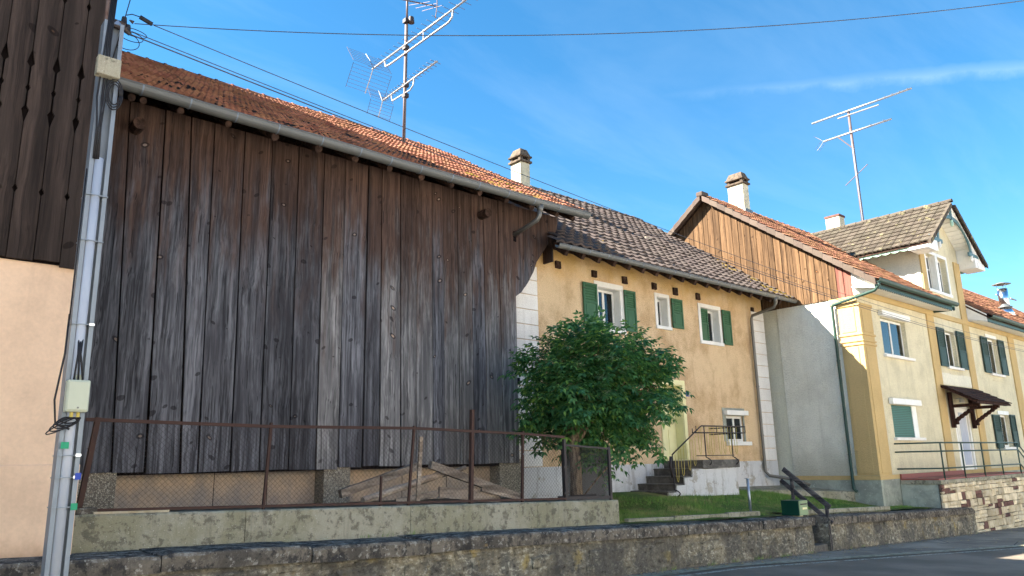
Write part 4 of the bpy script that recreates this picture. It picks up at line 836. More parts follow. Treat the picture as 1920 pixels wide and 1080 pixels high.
def scallops(x0, x1, y, ztop, h, m, axis='X', step=.16, name='scalloped_fascia'):
    pts = []; n = int((x1 - x0) / step); 
    for i in range(n):
        a = x0 + step * i
        for t_ in (0, .2, .5, .8): pts.append((a + step * t_, ztop - h * (.62 + .38 * math.sin(math.pi * min(1, t_ * 1.0 + .02)))))
    pts.append((x0 + n * step, ztop - h * .62)); poly = [(x0, ztop)] + pts + [(x0 + n * step, ztop)]
    f = (lambda p: (p[0], y, p[1])) if axis == 'X' else (lambda p: (y, p[0], p[1])); e = (0, .025, 0) if axis == 'X' else (.025, 0, 0)
    mb = MB(); q = len(poly)
    for i in range(1, q - 2):      # strips, so that the concave outline fills cleanly
        p, r_ = poly[i], poly[i + 1]; a = [f((p[0], ztop)), f((r_[0], ztop)), f(r_), f(p)]; mb.add(a + [tuple(V3(v_) + V3(e)) for v_ in a], [(0, 1, 2, 3), (7, 6, 5, 4), (3, 2, 6, 7)])
    return mb.build(name, m, yh, recalc=False)
gutter(yh, 20.98, 26.9, 8.44, 6.30, .085, 'green_metal', [21.6, 22.7, 23.8, 24.9, 26.0]); gutter(yh, 30.15, XE, 8.44, 6.30, .085, 'green_metal', [31.4, 33, 35, 37, 39])
for a, b in ((21.06, 26.86), (30.14, 50)):
    scallops(a, b, 8.535, 6.27, .20, 'green_metal', step=.15)
    MB().hexa([(a, 8.56, 6.09), (b, 8.56, 6.09), (b, 9.2, 6.20), (a, 9.2, 6.20), (a, 8.56, 6.12), (b, 8.56, 6.12), (b, 9.2, 6.23), (a, 9.2, 6.23)]).build('soffit', 'white_paint', yh)
MB().prism([(26.86, 8.5, 6.1), (26.86, 9.2, 6.12), (26.86, 9.2, 6.78), (26.86, 8.5, 6.3)], (.03, 0, 0)).build('eave_end_board', 'green_metal', yh)
MB().prism([(30.11, 9.2, 6.25), (30.11, 8.55, 6.12), (30.11, 8.55, 6.36), (30.11, 9.2, 6.84)], (.03, 0, 0)).build('eave_end_board', 'white_paint', yh)
MB().tube([(21.05, 8.44, 6.24), (21.05, 8.44, 6.12), (21.12, 8.6, 6.02), (21.2, 9.85, 5.82), (21.21, 9.89, 5.76), (21.21, 9.89, .70), (21.21, 9.80, .62)], .042, 10).build('downpipe', 'green_metal', yh, smooth=True)
for z in (4.2, 1.6): MB().tube([(21.21, 9.89, z), (21.21, 9.89, z + .03)], .05, 10).build('pipe_clip', 'green_metal', yh)
# dormer roof
DS = .72; dx0, dz0 = 25.72, zdorm(25.72)
droof = MB().prism([(25.72, 8.58, dz0 - .01), (28.37, 8.58, 10.16), (31.02, 8.58, dz0 - .01), (31.02, 8.58, dz0 - .07), (28.37, 8.58, 10.10), (25.72, 8.58, dz0 - .07)], (0, 5.3, 0)).build('dormer_roof', 'beam_wood', yh)
sp = []; c_ = 1 / math.sqrt(1 + DS * DS)
for r_ in range(10):
    d = r_ * .34 * c_; x = dx0 - .03 + d; z = dz0 + DS * d
    if x > 28.25: break
    y = 8.72
    while y < 14.2:
        if z > YE[1] + YS * (y - YE[0]) - .15: sp.append((x, y, z))
        y += .298
lay_tiles(droof, sp, T_DORM, (math.atan(DS), 0, -math.pi / 2), 'tile', 'dormer_tile')
MB().add([(28.37, 8.58, 10.19), (31.05, 8.58, dz0 + .02), (31.05, 13.8, dz0 + .02), (28.37, 13.8, 10.19)], [(0, 1, 2, 3)]).build('rear_slope', 'dormer_tile', droof)
y = 8.53
while y < 13.8:
    mb = MB()
    for yy_, rr in ((y, .115), (y + .05, .115), (y + .45, .10)):
        for k in range(7): a = math.pi * k / 6; mb.v.append((28.37 - math.cos(a) * rr, yy_, 10.17 + math.sin(a) * rr * .9))
    for q in range(2):
        for k in range(6): mb.f.append((q * 7 + k, q * 7 + k + 1, q * 7 + 8 + k, q * 7 + 7 + k))
    mb.f.append(tuple(range(7))); mb.build('ridge_tile', 'dormer_tile', droof); y += .42
for s_ in (-1, 1):
    for k in range(10):
        d = k * .275; x = 28.37 + s_ * (2.68 - d); z = 10.17 - DS * (2.68 - d); x2 = x - s_ * .30; z2 = z + DS * .30
        if (x2 - 28.37) * s_ < -.05: break
        MB().hexa([(x, 8.50, z - .10), (x, 8.60, z - .02), (x2, 8.60, z2 - .04), (x2, 8.50, z2 - .12), (x, 8.50, z + .065), (x, 8.62, z + .07), (x2, 8.62, z2 + .045), (x2, 8.50, z2 + .04)]).build('verge_tile', 'dormer_tile', droof)
    n = 15
    for k in range(n):      # soffit planks under the front overhang
        d0 = .12 + k * .17; x = 28.37 + s_ * d0; x2 = 28.37 + s_ * (d0 + .14); z = 10.08 - DS * d0; z2 = 10.08 - DS * (d0 + .14); o_ = .006 * (k % 2)
        MB().hexa([(x, 8.62, z - .03 - o_), (x2, 8.62, z2 - .03 - o_), (x2, 9.2, z2 - .03 - o_), (x, 9.2, z - .03 - o_), (x, 8.62, z), (x2, 8.62, z2), (x2, 9.2, z2), (x, 9.2, z)]).build('soffit_board', 'white_paint', droof)
scallops(8.62, 12.2, 25.76, dz0 - .02, .14, 'mint_paint', 'Y', .3); scallops(8.62, 12.2, 30.98, dz0 - .02, .14, 'mint_paint', 'Y', .3)
MB().box(30.1, 31.0, 8.62, 9.2, dz0 - .20, dz0 - .17).build('soffit', 'white_paint', droof)
MB().box(30.3, 31.0, 8.60, 8.64, dz0 - .18, dz0 + .02).build('fascia', 'white_paint', droof)
MB().hexa([(25.8, 8.62, dz0 - .2), (26.44, 8.62, dz0 - .2), (26.44, 9.2, dz0 - .2), (25.8, 9.2, dz0 - .2), (25.8, 8.62, dz0 - .17), (26.44, 8.62, dz0 - .17), (26.44, 9.2, dz0 - .17), (25.8, 9.2, dz0 - .17)]).build('soffit', 'white_paint', droof)
for s_ in (-1, 1): MB().prism([(28.37 + s_ * 1.74, 8.63, dz0 - .165), (28.37 + s_ * 2.62, 8.63, dz0 - .165), (28.37 + s_ * 2.62, 8.63, dz0 - .09), (28.37 + s_ * 1.74, 8.63, zdorm(28.37 + 1.74) - .125)], (0, .62, 0)).build('boxed_eave', 'white_paint', droof)
# decorated gable: arch, infill, collar, pendants
ar = [(28.37 + 1.55 * math.cos(a), 8.66, 8.52 + 1.08 * math.sin(a)) for a in [math.pi * k / 20 for k in range(21)]]
mb = MB()
for p, q in zip(ar[:-1], ar[1:]): mb.bar(p, q, .05, .12, up=(p[0] - 28.37, 0, p[2] - 8.5))
mb.build('gable_arch', 'teal_paint', droof)
mb = MB()
for (p, q) in zip(ar[:-1], ar[1:]):
    t0, t1 = zdorm(p[0]) - .09, zdorm(q[0]) - .09
    if t0 > p[2] and t1 > q[2]: mb.add([(p[0], 8.68, p[2]), (q[0], 8.68, q[2]), (q[0], 8.68, t1), (p[0], 8.68, t0)], [(0, 1, 2, 3)])
mb.add([(29.92, 8.68, 8.52), (30.6, 8.68, 8.50), (29.92, 8.68, zdorm(29.92) - .09)], [(0, 1, 2)]); mb.add([(26.82, 8.68, 8.52), (26.1, 8.68, 8.50), (26.82, 8.68, zdorm(26.82) - .09)], [(0, 2, 1)])
mb.build('gable_infill', 'white_paint', droof)
for s_ in (-1, 1):
    MB().bar((28.37 + s_ * 1.25, 8.655, 8.50), (28.37 + s_ * 2.35, 8.655, 8.50), .06, .13).build('collar_beam', 'teal_paint', droof)
    MB().tube([(28.37 + s_ * 1.5, 8.655, 8.46), (28.37 + s_ * 1.5, 8.655, 8.30), (28.37 + s_ * 1.5, 8.655, 8.24)], [.05, .06, .02], 8).build('pendant', 'white_paint', droof)
MB().bar((28.37, 8.65, 9.45), (28.37, 8.65, 10.08), .07, .07).build('king_post', 'teal_paint', droof)
MB().tube([(28.37, 8.65, 9.5), (28.37, 8.65, 9.34), (28.37, 8.65, 9.28)], [.05, .06, .02], 8).build('pendant', 'mint_paint', droof)
# front windows
for k, (a, b, c, d) in enumerate(W3):
    if k == 5: continue
    if k >= 7:
        window(yh, a, b, c, d, FY + .17, 'white_paint', 1, split=.62); continue
    window(yh, a, b, c, d, FY + .12, 'white_paint', 2)
    MB().box(a - .1, b + .22, 9.10, 9.21, c - .085, c - .002).build('sill', 'white_block', yh, bev=.01)
frame(yh, 26.98, 28.82, 6.98, 8.25, FY, .11, .03, 'white_paint', .03); MB().box(27.79, 28.01, 9.165, 9.36, 6.985, 8.249).build('mullion', 'white_paint', yh, bev=.006)
for (a, b, z) in ((22.58, 24.58, 5.56), (22.52, 24.55, 2.99)): MB().box(a, b, 9.06, 9.19, z, z + .17).build('roller_box', 'white_paint', yh, bev=.012)
MB().box(24.1, 24.42, 9.2, 9.32, 2.06, 2.98).build('blind_guide', 'white_paint', yh)
bl = MB(); n = 18; blo = MB().box(22.68, 24.10, 9.236, 9.245, 2.07, 2.97).build('roller_blind', 'dark_shutter', yh)
for k in range(n): z = 2.07 + .9 * k / n; MB().box(22.68, 24.10, 9.222, 9.235, z + .008, z + .9 / n - .006).build('slat', 'roller_green', blo)
for (a, b, c, d) in ((26.88, 27.54, 4.37, 5.66), (28.70, 29.38, 4.38, 5.70), (31.11, 31.78, 4.41, 5.74), (33.02, 33.70, 4.43, 5.78), (31.07, 31.80, 1.70, 2.90), (33.0, 33.58, 1.74, 2.94), (36.9, 37.55, 4.4, 5.76)): shutter(yh, a, b, c, d, 9.165, 'dark_shutter', .5)
for (a, b, c) in ((27.57, 28.6, 4.2), (31.8, 32.96, 4.22), (31.83, 32.96, 1.56)): MB().box(a + .1, b, 9.18, 9.2, c - .06, c - .03).build('sill_line', 'pale_plaster', yh)
for k in (3, 4): a, b, c, d = W3[k]; MB().box(a - .02, b + .05, 9.175, 9.2, d + .003, d + .14).build('lintel', 'white_paint', yh)
# house door, canopy
MB().box(26.86, 29.54, 9.185, 9.2, 3.78, 4.16).build('lintel_panel', 'smooth_plaster', yh)
fr = MB(); fr.box(27.44, 27.56, 9.22, 9.32, .95, 3.16); fr.box(28.80, 28.92, 9.22, 9.32, .95, 3.16); fr.box(27.44, 28.92, 9.22, 9.32, 3.06, 3.16); dfr = fr.build('door_frame', 'white_paint', yh)
MB().box(27.57, 28.79, 9.27, 9.32, .96, 3.05).build('door_leaf', 'white_paint', dfr, bev=.006); MB().box(28.05, 28.68, 9.258, 9.272, 1.2, 2.9).build('door_pane', 'curtain', dfr)
for x in (27.62, 27.78, 27.94): MB().box(x, x + .03, 9.255, 9.272, 1.1, 2.95).build('door_moulding', 'white_paint', dfr)
cn = thing('door_canopy', 'dark brown tiled canopy on carved brackets over the white door', 'canopy', (28.1, 9.2, 3.2))
cs_ = .57; 
MB().prism([(26.55, 9.18, 3.72), (26.55, 8.18, 3.15), (26.55, 8.18, 3.09), (26.55, 9.18, 3.66)], (3.25, 0, 0)).build('canopy_deck', 'canopy_wood', cn)
for r_ in range(5):
    for k in range(16):
        x = 26.53 + k * .205; y = 8.14 + r_ * .2; z = 3.165 + (r_ * .2) * .57
        MB().hexa([(x, y, z), (x + .2, y, z), (x + .2, y + .24, z + .12), (x, y + .24, z + .12), (x, y, z + .03), (x + .2, y, z + .03), (x + .2, y + .24, z + .13), (x, y + .24, z + .13)]).build('shingle', 'canopy_wood', cn)
for x in (27.12, 29.0):
    br = MB().box(x - .07, x + .07, 9.07, 9.18, 2.38, 3.52).build('bracket_post', 'canopy_wood', cn, bev=.012)
    MB().box(x - .07, x + .07, 8.30, 9.07, 3.02, 3.12).build('bracket_beam', 'canopy_wood', cn, bev=.01)
    pts = [(x, 9.08 - .68 * t_, 2.58 + .46 * t_) for t_ in [k / 12 for k in range(13)]]; MB().tube(pts, [.05 if k % 2 else .072 for k in range(13)], 8).build('turned_strut', 'canopy_wood', cn)
    MB().stone(x - .08, x + .08, 8.98, 9.10, 2.48, 2.62, .02, .0).build('bracket_foot', 'canopy_wood', cn)
MB().box(26.6, 29.75, 8.24, 8.34, 3.10, 3.17).build('front_beam', 'canopy_wood', cn)
lt = MB(); lt.tube([(27.75, 9.15, 3.33), (27.75, 9.0, 3.33)], .02, 6); lt.tube([(27.75, 9.0, 3.35), (27.75, 9.0, 3.2)], [.05, .09], 8); lt.build('porch_lamp', 'white_paint', cn)
chimney('chimney', 'cream chimney on the gable end of the yellow house roof', 22.75, 23.12, 13.25, 13.85, 9.95, 10.95)
chimney('chimney', 'square cream chimney with red rim behind the dormer roof', 30.8, 31.3, 13.6, 14.2, 10.2, 11.48, cap=False)
fl = thing('flue_pipe', 'shiny steel flue pipe on the roof at the right edge', 'flue', (40.2, 10.6, 7.85))
MB().tube([(40.2, 10.6, 7.7), (40.2, 10.6, 8.1)], [.40, .22], 16).build('flashing_cone', 'steel', fl, smooth=True); MB().tube([(40.2, 10.6, 8.1), (40.2, 10.6, 8.15)], .30, 16).build('collar', 'zinc', fl, smooth=True)
MB().tube([(40.2, 10.6, 8.1), (40.2, 10.6, 9.0)], .21, 20).build('pipe', 'steel', fl, smooth=True)
for a in (0, 2.1, 4.2): MB().bar((40.2 + .2 * math.cos(a), 10.6 + .2 * math.sin(a), 8.98), (40.2 + .2 * math.cos(a), 10.6 + .2 * math.sin(a), 9.25), .03, .03).build('cap_stay', 'steel', fl)
MB().tube([(40.2, 10.6, 9.22), (40.2, 10.6, 9.30)], [.40, .12], 16).build('rain_cap', 'zinc', fl, smooth=True)

# ---------------------------------------------------------------- terrace of the yellow house
te = thing('terrace', 'raised terrace with cream and red stone facing before the white door', 'terrace', (26, 8.6, -.4))
TX0, TX1, TY = 22.46, 30.2, 8.1
MB().box(TX0 + .03, TX1, TY + .06, 9.15, -1.2, .78).build('terrace_core', 'grey_render', te)
MB().box(TX0, TX1 + .03, TY - .02, 9.15, .781, .885).build('terrace_edge', 'concrete', te, bev=.012)
MB().box(TX0 + .05, TX1, TY + .05, 9.15, .886, .925).build('terrace_floor', 'red_tile', te, bev=.006)
MB().box(TX0 + .05, 27.4, 9.10, 9.155, .926, 1.05).build('skirting', 'red_tile', te)
MB().box(TX0 + .0, TX1, TY + .03, TY + .07, -1.2, .78).build('stone_bed', 'mortar', te)
stones = []; z = .775; rows = []
zz = .775
while zz > -1.15:
    h = random.choice((.11, .14, .17, .21)); x = TX0 - .01
    while x < TX1:
        w = random.choice((.17, .24, .31, .40, .5)) * (1.15 if x > 26 else 1)
        if zz > zr(x) - .05:
            if h > .11 and random.random() < .35: stones.append((x, w, zz - h / 2, zz)); stones.append((x, w, zz - h, zz - h / 2))
            else: stones.append((x, w, zz - h, zz))
        x += w
    zz -= h
stones.sort(key=lambda s: s[0] + abs(s[2]) * .1)
rest = {'light_stone': MB(), 'red_stone': MB()}
for k, (x, w, z0, z1) in enumerate(stones):
    m = 'red_stone' if random.random() < .13 else 'light_stone'; pr_ = random.uniform(.004, .03); mb = MB() if k < 300 else rest[m]
    mb.stone(x + .007, x + w - .007, TY - pr_, TY + .05, z0 + .006, z1 - .006, .016, .012)
    if k < 300: mb.build('stone', m, te)
for m, mb in rest.items():
    if mb.v: mb.build('stone_field', m, te, kind='stuff')
for k in range(5): MB().box(TX1 + .03 + k * .3, TX1 + .33 + k * .3, TY, 9.15, -1.2, .72 - k * .17).build('step', 'concrete', te, bev=.01)
tr = thing('terrace_railing', 'thin dark green pipe railing around the terrace', 'railing', (26, 8.15, .92))
T_ = lambda pts, r, n: MB().tube(pts, r, 8).build(n, 'green_metal', tr, smooth=True)
for x in (22.95, 24.52, 26.17, 27.83, 29.6): T_([(x, 8.15, .88), (x, 8.15, 1.88)], .022, 'post')
for z in (1.88, 1.65, 1.19): T_([(22.47, 9.18, z), (22.95, 8.15, z), (29.65, 8.15, z), (31.6, 8.15, z - 1.0)], .021, 'rail')
# ---------------------------------------------------------------- rusty fence on the concrete wall
fe = thing('wire_fence', 'rusty iron fence with chain link mesh in front of the barn', 'fence', (5.5, 8.74, 1.1))
FYY = 8.74
def zrail(x): return float(np.interp(x, [1.9, 3.92, 5.97, 7.97, 8.85], [2.13, 2.085, 2.09, 2.03, 1.985]))
for (xb, xt_, z1, w) in ((1.96, 2.06, 2.15, .06), (3.88, 3.93, 2.13, .035), (5.45, 5.46, 1.47, .03), (5.88, 5.97, 2.12, .035), (6.94, 6.98, 2.37, .06), (7.92, 7.97, 2.07, .04)):
    MB().bar((xb, FYY, zt(xb) - .03), (xt_, FYY, z1), w, w * .8).build('post', 'rust_iron', fe)
xs = [1.95, 3.0, 3.92, 5.0, 5.97, 7.0, 7.97, 8.85]
mb = MB()
for a, b in zip(xs[:-1], xs[1:]): mb.bar((a, FYY - .012, zrail(a)), (b, FYY - .012, zrail(b)), .03, .036)
mb.build('top_rail', 'rust_iron', fe)
mb = MB()
for a, b in zip(xs[:-1], xs[1:]): mb.bar((a, FYY - .01, zt(a) + .035), (b, FYY - .01, zt(b) + .035), .03, .03)
mb.build('bottom_rail', 'rust_iron', fe)
def chain(mb, x0, x1, y, zb, zt_, d=.062, r=.0012, dense=False):
    def seg(p, q):
        o = len(mb.v); a = V3(p); b = V3(q); u = (b - a).cross(V3((0, 1, 0))).normalized() * r; w = V3((0, 1, 0)) * r
        for c in (a, b): mb.v += [tuple(c + u), tuple(c - u * .5 + w), tuple(c - u * .5 - w)]
        mb.f += [(o, o + 1, o + 4, o + 3), (o + 1, o + 2, o + 5, o + 4), (o + 2, o, o + 3, o + 5)]
    H_ = zt_((x0 + x1) / 2) - zb((x0 + x1) / 2); n = int((x1 - x0 + H_) / d) + 1
    for k in range(n):
        for s_ in (1, -1):
            t0 = x0 - H_ + k * d if s_ > 0 else x0 + k * d
            pts = []
            for q in range(7):
                x = t0 + s_ * H_ * q / 6 + (.006 * noise.noise((k * 1.3, q * .9, s_))); z = zb(x) + (zt_(x) - zb(x)) * q / 6; pts.append((x, z))
            for (a, za), (b, zb_) in zip(pts[:-1], pts[1:]):
                if x0 <= a <= x1 and x0 <= b <= x1: seg((a, y + .012 * noise.noise((a * 2, za * 2, 0)), za), (b, y + .012 * noise.noise((b * 2, zb_ * 2, 0)), zb_))
    return mb
chain(MB(), 2.0, 8.85, FYY + .01, lambda x: zt(x) + .05, lambda x: zrail(x) - .01).build('wire_mesh', 'mesh_wire', fe, kind='stuff', recalc=False)
MB().box(7.945, 7.975, 8.70, 8.72, 1.72, 1.735).build('tie', 'aluminium', fe)
gt = thing('wire_gate', 'dark framed wire gate behind the tree trunk at the wall end', 'gate', (9.4, 8.74, 1.0))
for x in (8.86, 9.92): MB().box(x - .025, x + .025, FYY - .02, FYY + .02, zt(x) - .02, 1.83 if x > 9 else 1.95).build('post', 'dark_iron', gt)
MB().bar((8.88, FYY, zt(8.9) + .04), (9.9, FYY, zt(9.9) + .04), .03, .05).build('bottom_rail', 'dark_iron', gt); MB().bar((8.88, FYY, 1.86), (9.9, FYY, 1.80), .03, .03).build('top_rail', 'dark_iron', gt)
chain(MB(), 8.88, 9.9, FYY + .01, lambda x: zt(x) + .05, lambda x: 1.82, .032, .0022).build('wire_mesh', 'mesh_wire', gt, kind='stuff', recalc=False)
MB().box(8.95, 9.85, 9.0, 9.02, .98, 1.06).build('dark_sill', 'black_rubber', gt)
MB().box(10.08, 11.34, 9.96, 9.98, .75, 1.80).build('net_panel', 'net_grey', gt); MB().box(10.04, 10.09, 9.93, 9.99, .7, 1.84).build('post', 'dark_iron', gt)
for z in (1.1, 1.5): MB().box(8.80, 8.90, FYY - .035, FYY - .02, z, z + .03).build('hinge', 'dark_iron', gt)
# pale batten and scrap on the wall
tag(MB().bar((2.08, 8.64, zt(2.08) + .012), (2.80, 8.64, zt(2.8) + .014), .035, .022).build('batten', 'light_stone'), 'thin pale wooden batten lying on the concrete wall beside the pole', 'batten')
tag(MB().box(1.93, 2.12, 8.66, 8.86, zt(2) + .001, zt(2) + .06).build('brick', 'coping_stone', bev=.008), 'dark brick lying at the left end of the concrete wall', 'brick')
# old timbers behind the fence
def timber(lab, p, q, w, h, m='log_wood', roundish=False, up=(0, 0, 1)):
    p, q = V3(p), V3(q); mb = MB(); n = 8
    if roundish: mb.tube([p + (q - p) * k / n + V3((0, noise.noise((k * .9, p.x, 0)) * .01, noise.noise((k * .8, p.x, 5)) * .012)) for k in range(n + 1)], [w / 2 * (1 + .12 * noise.noise((k * .8, q.x, 2))) for k in range(n + 1)], 8)
    else:
        a = [p + (q - p) * k / n for k in range(n + 1)]; d = (q - p).normalized(); s = d.cross(V3((0, 1, 0))).normalized()
        for k, c in enumerate(a):
            h2 = h / 2 * (1 + .22 * noise.noise((k * .7, p.x * 3, 1))); 
            for (u, v) in ((-1, -1), (-1, 1), (1, 1), (1, -1)): mb.v.append(tuple(c + V3((0, u * w / 2, 0)) + s * v * h2))
        for k in range(n):
            for e in range(4): mb.f.append((k * 4 + e, k * 4 + (e + 1) % 4, k * 4 + 4 + (e + 1) % 4, k * 4 + 4 + e))
        mb.f += [(0, 1, 2, 3), (n * 4, n * 4 + 1, n * 4 + 2, n * 4 + 3)]
    tag(mb.build('timber', m), lab, 'timber', 'old timbers stacked behind the fence')
timber('upper squared beam of the pile, with a dark knot at its left end', (5.36, 9.62, 1.24), (6.80, 9.9, 1.58), .09, .11)
timber('round log of the pile with a dark cut end at the left', (5.60, 9.42, 1.14), (7.16, 9.72, 1.46), .10, .1, roundish=True)
timber('short split plank lying lowest in the timber pile', (6.05, 9.30, 1.10), (6.80, 9.34, 1.19), .04, .09)
timber('reddish beam sloping down to the right over the timber pile', (6.85, 9.60, 1.60), (8.55, 9.50, 1.05), .08, .12, 'log_wood')
timber('broad split board lying low behind the tall fence post', (6.82, 9.34, 1.21), (7.95, 9.30, 1.08), .05, .16)
timber('slim pole rising to the right at the back of the timber pile', (6.75, 9.95, 1.30), (7.82, 9.98, 1.54), .07, .07, roundish=True)
timber('thin dark slat at the right foot of the timber pile', (7.55, 9.25, 1.22), (8.35, 9.22, 1.03), .03, .05)
timber('upright grey picket leaning on the inside of the fence', (6.10, 8.84, 1.09), (6.14, 8.82, 1.98), .03, .055)

# ---------------------------------------------------------------- elder tree behind the fence
tree = thing('elder_tree', 'bushy green elder tree in front of the ochre house', 'tree', (10.0, 9.6, .95))
trunk_pts = [(10.0, 9.6, .85), (10.01, 9.61, 1.2), (10.03, 9.62, 1.5), (10.02, 9.64, 1.8), (10.08, 9.68, 2.1)]
MB().tube(trunk_pts, [.13, .105, .10, .10, .085], 12).build('trunk', 'bark', tree, smooth=True)
CC = V3((10.70, 9.72, 2.82)); rv = V3((.745, -.667, 0)).normalized(); fv = V3((.667, .745, 0)).normalized()
br = MB(); limbs = []
for k in range(15):
    a = 6.28 * k / 15 + random.uniform(-.2, .2); el = random.uniform(-.15, 1.2); d = rv * math.cos(a) * math.cos(el) * 1.0 + fv * math.sin(a) * math.cos(el) * .9 + V3((0, 0, math.sin(el)))
    s = V3((10.06, 9.66, random.uniform(1.75, 2.1))); e = CC + V3((d.x * 1.0, d.y * 1.0, d.z * .85)) * random.uniform(.75, .95); mid = (s + e) / 2 + V3((random.gauss(0, .08), random.gauss(0, .08), random.uniform(0, .15)))
    pts = [s, s + (mid - s) * .5 + V3((0, 0, .03)), mid, mid + (e - mid) * .55, e]; br.tube(pts, [.05, .04, .03, .02, .008], 6); limbs.append(pts)
br.build('branches', 'bark', tree, smooth=True)
LV = []; LF = []
def leaflet(base, d, nrm, l, w):
    s = d.cross(nrm).normalized() * w / 2; o = len(LV); dn = -nrm * l * .10
    m = base + d * l * .42; LV.extend([tuple(base), tuple(m + s + nrm * l * .05), tuple(base + d * l + dn * 1.4), tuple(m - s + nrm * l * .05), tuple(m)])
    LF.extend([(o, o + 4, o + 1), (o + 1, o + 4, o + 2), (o + 2, o + 4, o + 3), (o + 3, o + 4, o)])
def compound(p, d, l, nl):
    d = d.normalized(); up = V3((0, 0, 1)); side = d.cross(up)
    if side.length < .05: side = V3((1, 0, 0))
    side.normalize(); nrm = side.cross(d).normalized(); nrm = (nrm + side * random.gauss(0, .35)).normalized(); side = d.cross(nrm).normalized(); q = p.copy(); dd = d.copy()
    for k in range(nl):
        q = q + dd * l / nl; dd = (dd + V3((0, 0, -.16))).normalized(); s_ = l * random.uniform(.38, .52)
        for sg in (-1, 1): leaflet(q, (side * sg + dd * .55 + V3((0, 0, -.18)) + V3((random.gauss(0, .12), random.gauss(0, .12), random.gauss(0, .12)))).normalized(), nrm, s_, s_ * .46)
    leaflet(q, dd, nrm, l * .5, l * .22)
tw_ = MB(); ns = 0
while ns < 400:
    th = random.uniform(0, 6.283); cz = random.uniform(-.92, 1.0); sz = math.sqrt(1 - cz * cz)
    a_, b_, c_ = math.cos(th) * sz, math.sin(th) * sz, cz
    lump = 1 + .52 * noise.noise((a_ * 2.6 + 3, b_ * 2.6, c_ * 2.8)) + .16 * noise.noise((a_ * 6, b_ * 6 + 2, c_ * 6))
    rr = lump * random.choice((1.0, 1.0, .97, .86, .7, .55)) * random.uniform(.93, 1.07)
    hgt = 1.06 if c_ > 0 else 1.10
    tip = CC + rv * a_ * 1.27 * rr + fv * b_ * 1.12 * rr + V3((0, 0, c_ * hgt * rr))
    if a_ > .45: tip.z -= .10 * a_ if c_ < .2 else -.12 * a_
    if ns < 26:      # long young shoots that break the outline
        th = random.uniform(-.5, 3.6); tip = CC + rv * math.cos(th) * 1.36 * random.uniform(.9, 1.1) + fv * random.uniform(-.5, .5) + V3((0, 0, (.30 + .82 * max(0, math.sin(th))) * random.uniform(1.0, 1.18)))
    if tip.y > 11.45 or (a_ < -.88 and rr > 1.02): continue
    ns += 1
    out = (tip - (CC - V3((0, 0, .45)))).normalized(); L_ = random.uniform(.38, .72); st_ = tip - (out + V3((0, 0, -.35))).normalized() * L_
    n = 6; pts = []
    for k in range(n + 1):
        t_ = k / n; pts.append(st_ + (tip - st_) * t_ + V3((0, 0, .07 * math.sin(t_ * 3.14))))
    if rr > .8: tw_.tube(pts, [.008 * (1 - .7 * k / n) for k in range(n + 1)], 4, cap=False)
    dirv = (tip - st_).normalized(); k = 0
    for j in range(1, 7):
        p = pts[j]
        for sg in (-1, 1):
            sd = dirv.cross(V3((random.gauss(0, .3), random.gauss(0, .3), 1))).normalized() * sg
            compound(p, dirv * .75 + sd * random.uniform(.6, 1.1) + V3((random.gauss(0, .2), random.gauss(0, .2), random.uniform(-.55, .25))), random.uniform(.20, .31), random.choice((2, 2, 3)))
    compound(tip, dirv + V3((0, 0, -.1)), .22, 3)
# a hanging sucker shoot beside the trunk
for k in range(26):
    p = V3((10.55 + random.gauss(0, .10), 9.35 + random.gauss(0, .08), random.uniform(1.0, 1.8))); compound(p, V3((random.gauss(0, 1), random.gauss(0, 1), random.uniform(-.6, .5))), .13, 2)
br2 = MB(); br2.tube([(10.08, 9.5, 1.02), (10.3, 9.42, 1.25), (10.6, 9.36, 1.5)], .014, 6); br2.build('sucker', 'bark', tree)
mb = MB(); mb.v = LV; mb.f = LF; mb.build('crown', 'leaf', tree, kind='stuff', recalc=False)
tw_.build('twigs', 'bark', tree, recalc=False)
fl_ = MB()
for k in range(9):
    p = CC - fv * 1.2 * .9 + rv * random.uniform(-.5, .5) + V3((0, 0, random.uniform(-.3, .6)))
    for q in range(30):
        c = p + V3((random.gauss(0, .05), random.gauss(0, .05), random.gauss(0, .025))); s_ = .009; fl_.add([c + V3((-s_, 0, 0)), c + V3((s_, 0, 0)), c + V3((0, 0, s_ * 1.6)), c + V3((0, -s_, .004))], [(0, 1, 2), (0, 3, 1), (1, 3, 2), (0, 2, 3)])
fl_.build('flower_heads', 'box_face', tree, kind='stuff', recalc=False)

# ---------------------------------------------------------------- steel utility pole with cables
PX, PY = 1.545, 7.45
po = thing('utility_pole', 'galvanised steel utility pole with cable boxes at the left', 'pole', (PX, PY, zr(PX)))
w, f_ = .085, .014
mb = MB(); mb.box(PX - w, PX - w + .010, PY - .07, PY + .07, -.1, 5.82); mb.box(PX + w - .010, PX + w, PY - .07, PY + .07, -.1, 5.82); mb.box(PX - w + .010, PX + w - .010, PY - .012, PY + .0, -.1, 5.80); mb.build('pole_section', 'galv_dark', po, bev=.003)
MB().box(PX - w - .002, PX - w + .034, PY - .078, PY - .0705, -.1, 5.82).build('flange', 'galv_dark', po); MB().box(PX + w - .034, PX + w + .002, PY - .078, PY - .0705, -.1, 5.82).build('flange', 'galv_dark', po)
MB().tube([(PX - .008, PY - .055, -.1), (PX - .008, PY - .055, 4.42)], .042, 12).build('conduit', 'conduit', po, smooth=True)
MB().tube([(PX - .008, PY - .055, -.1), (PX - .008, PY - .05, .2)], .05, 12).build('conduit_sleeve', 'conduit', po, smooth=True)
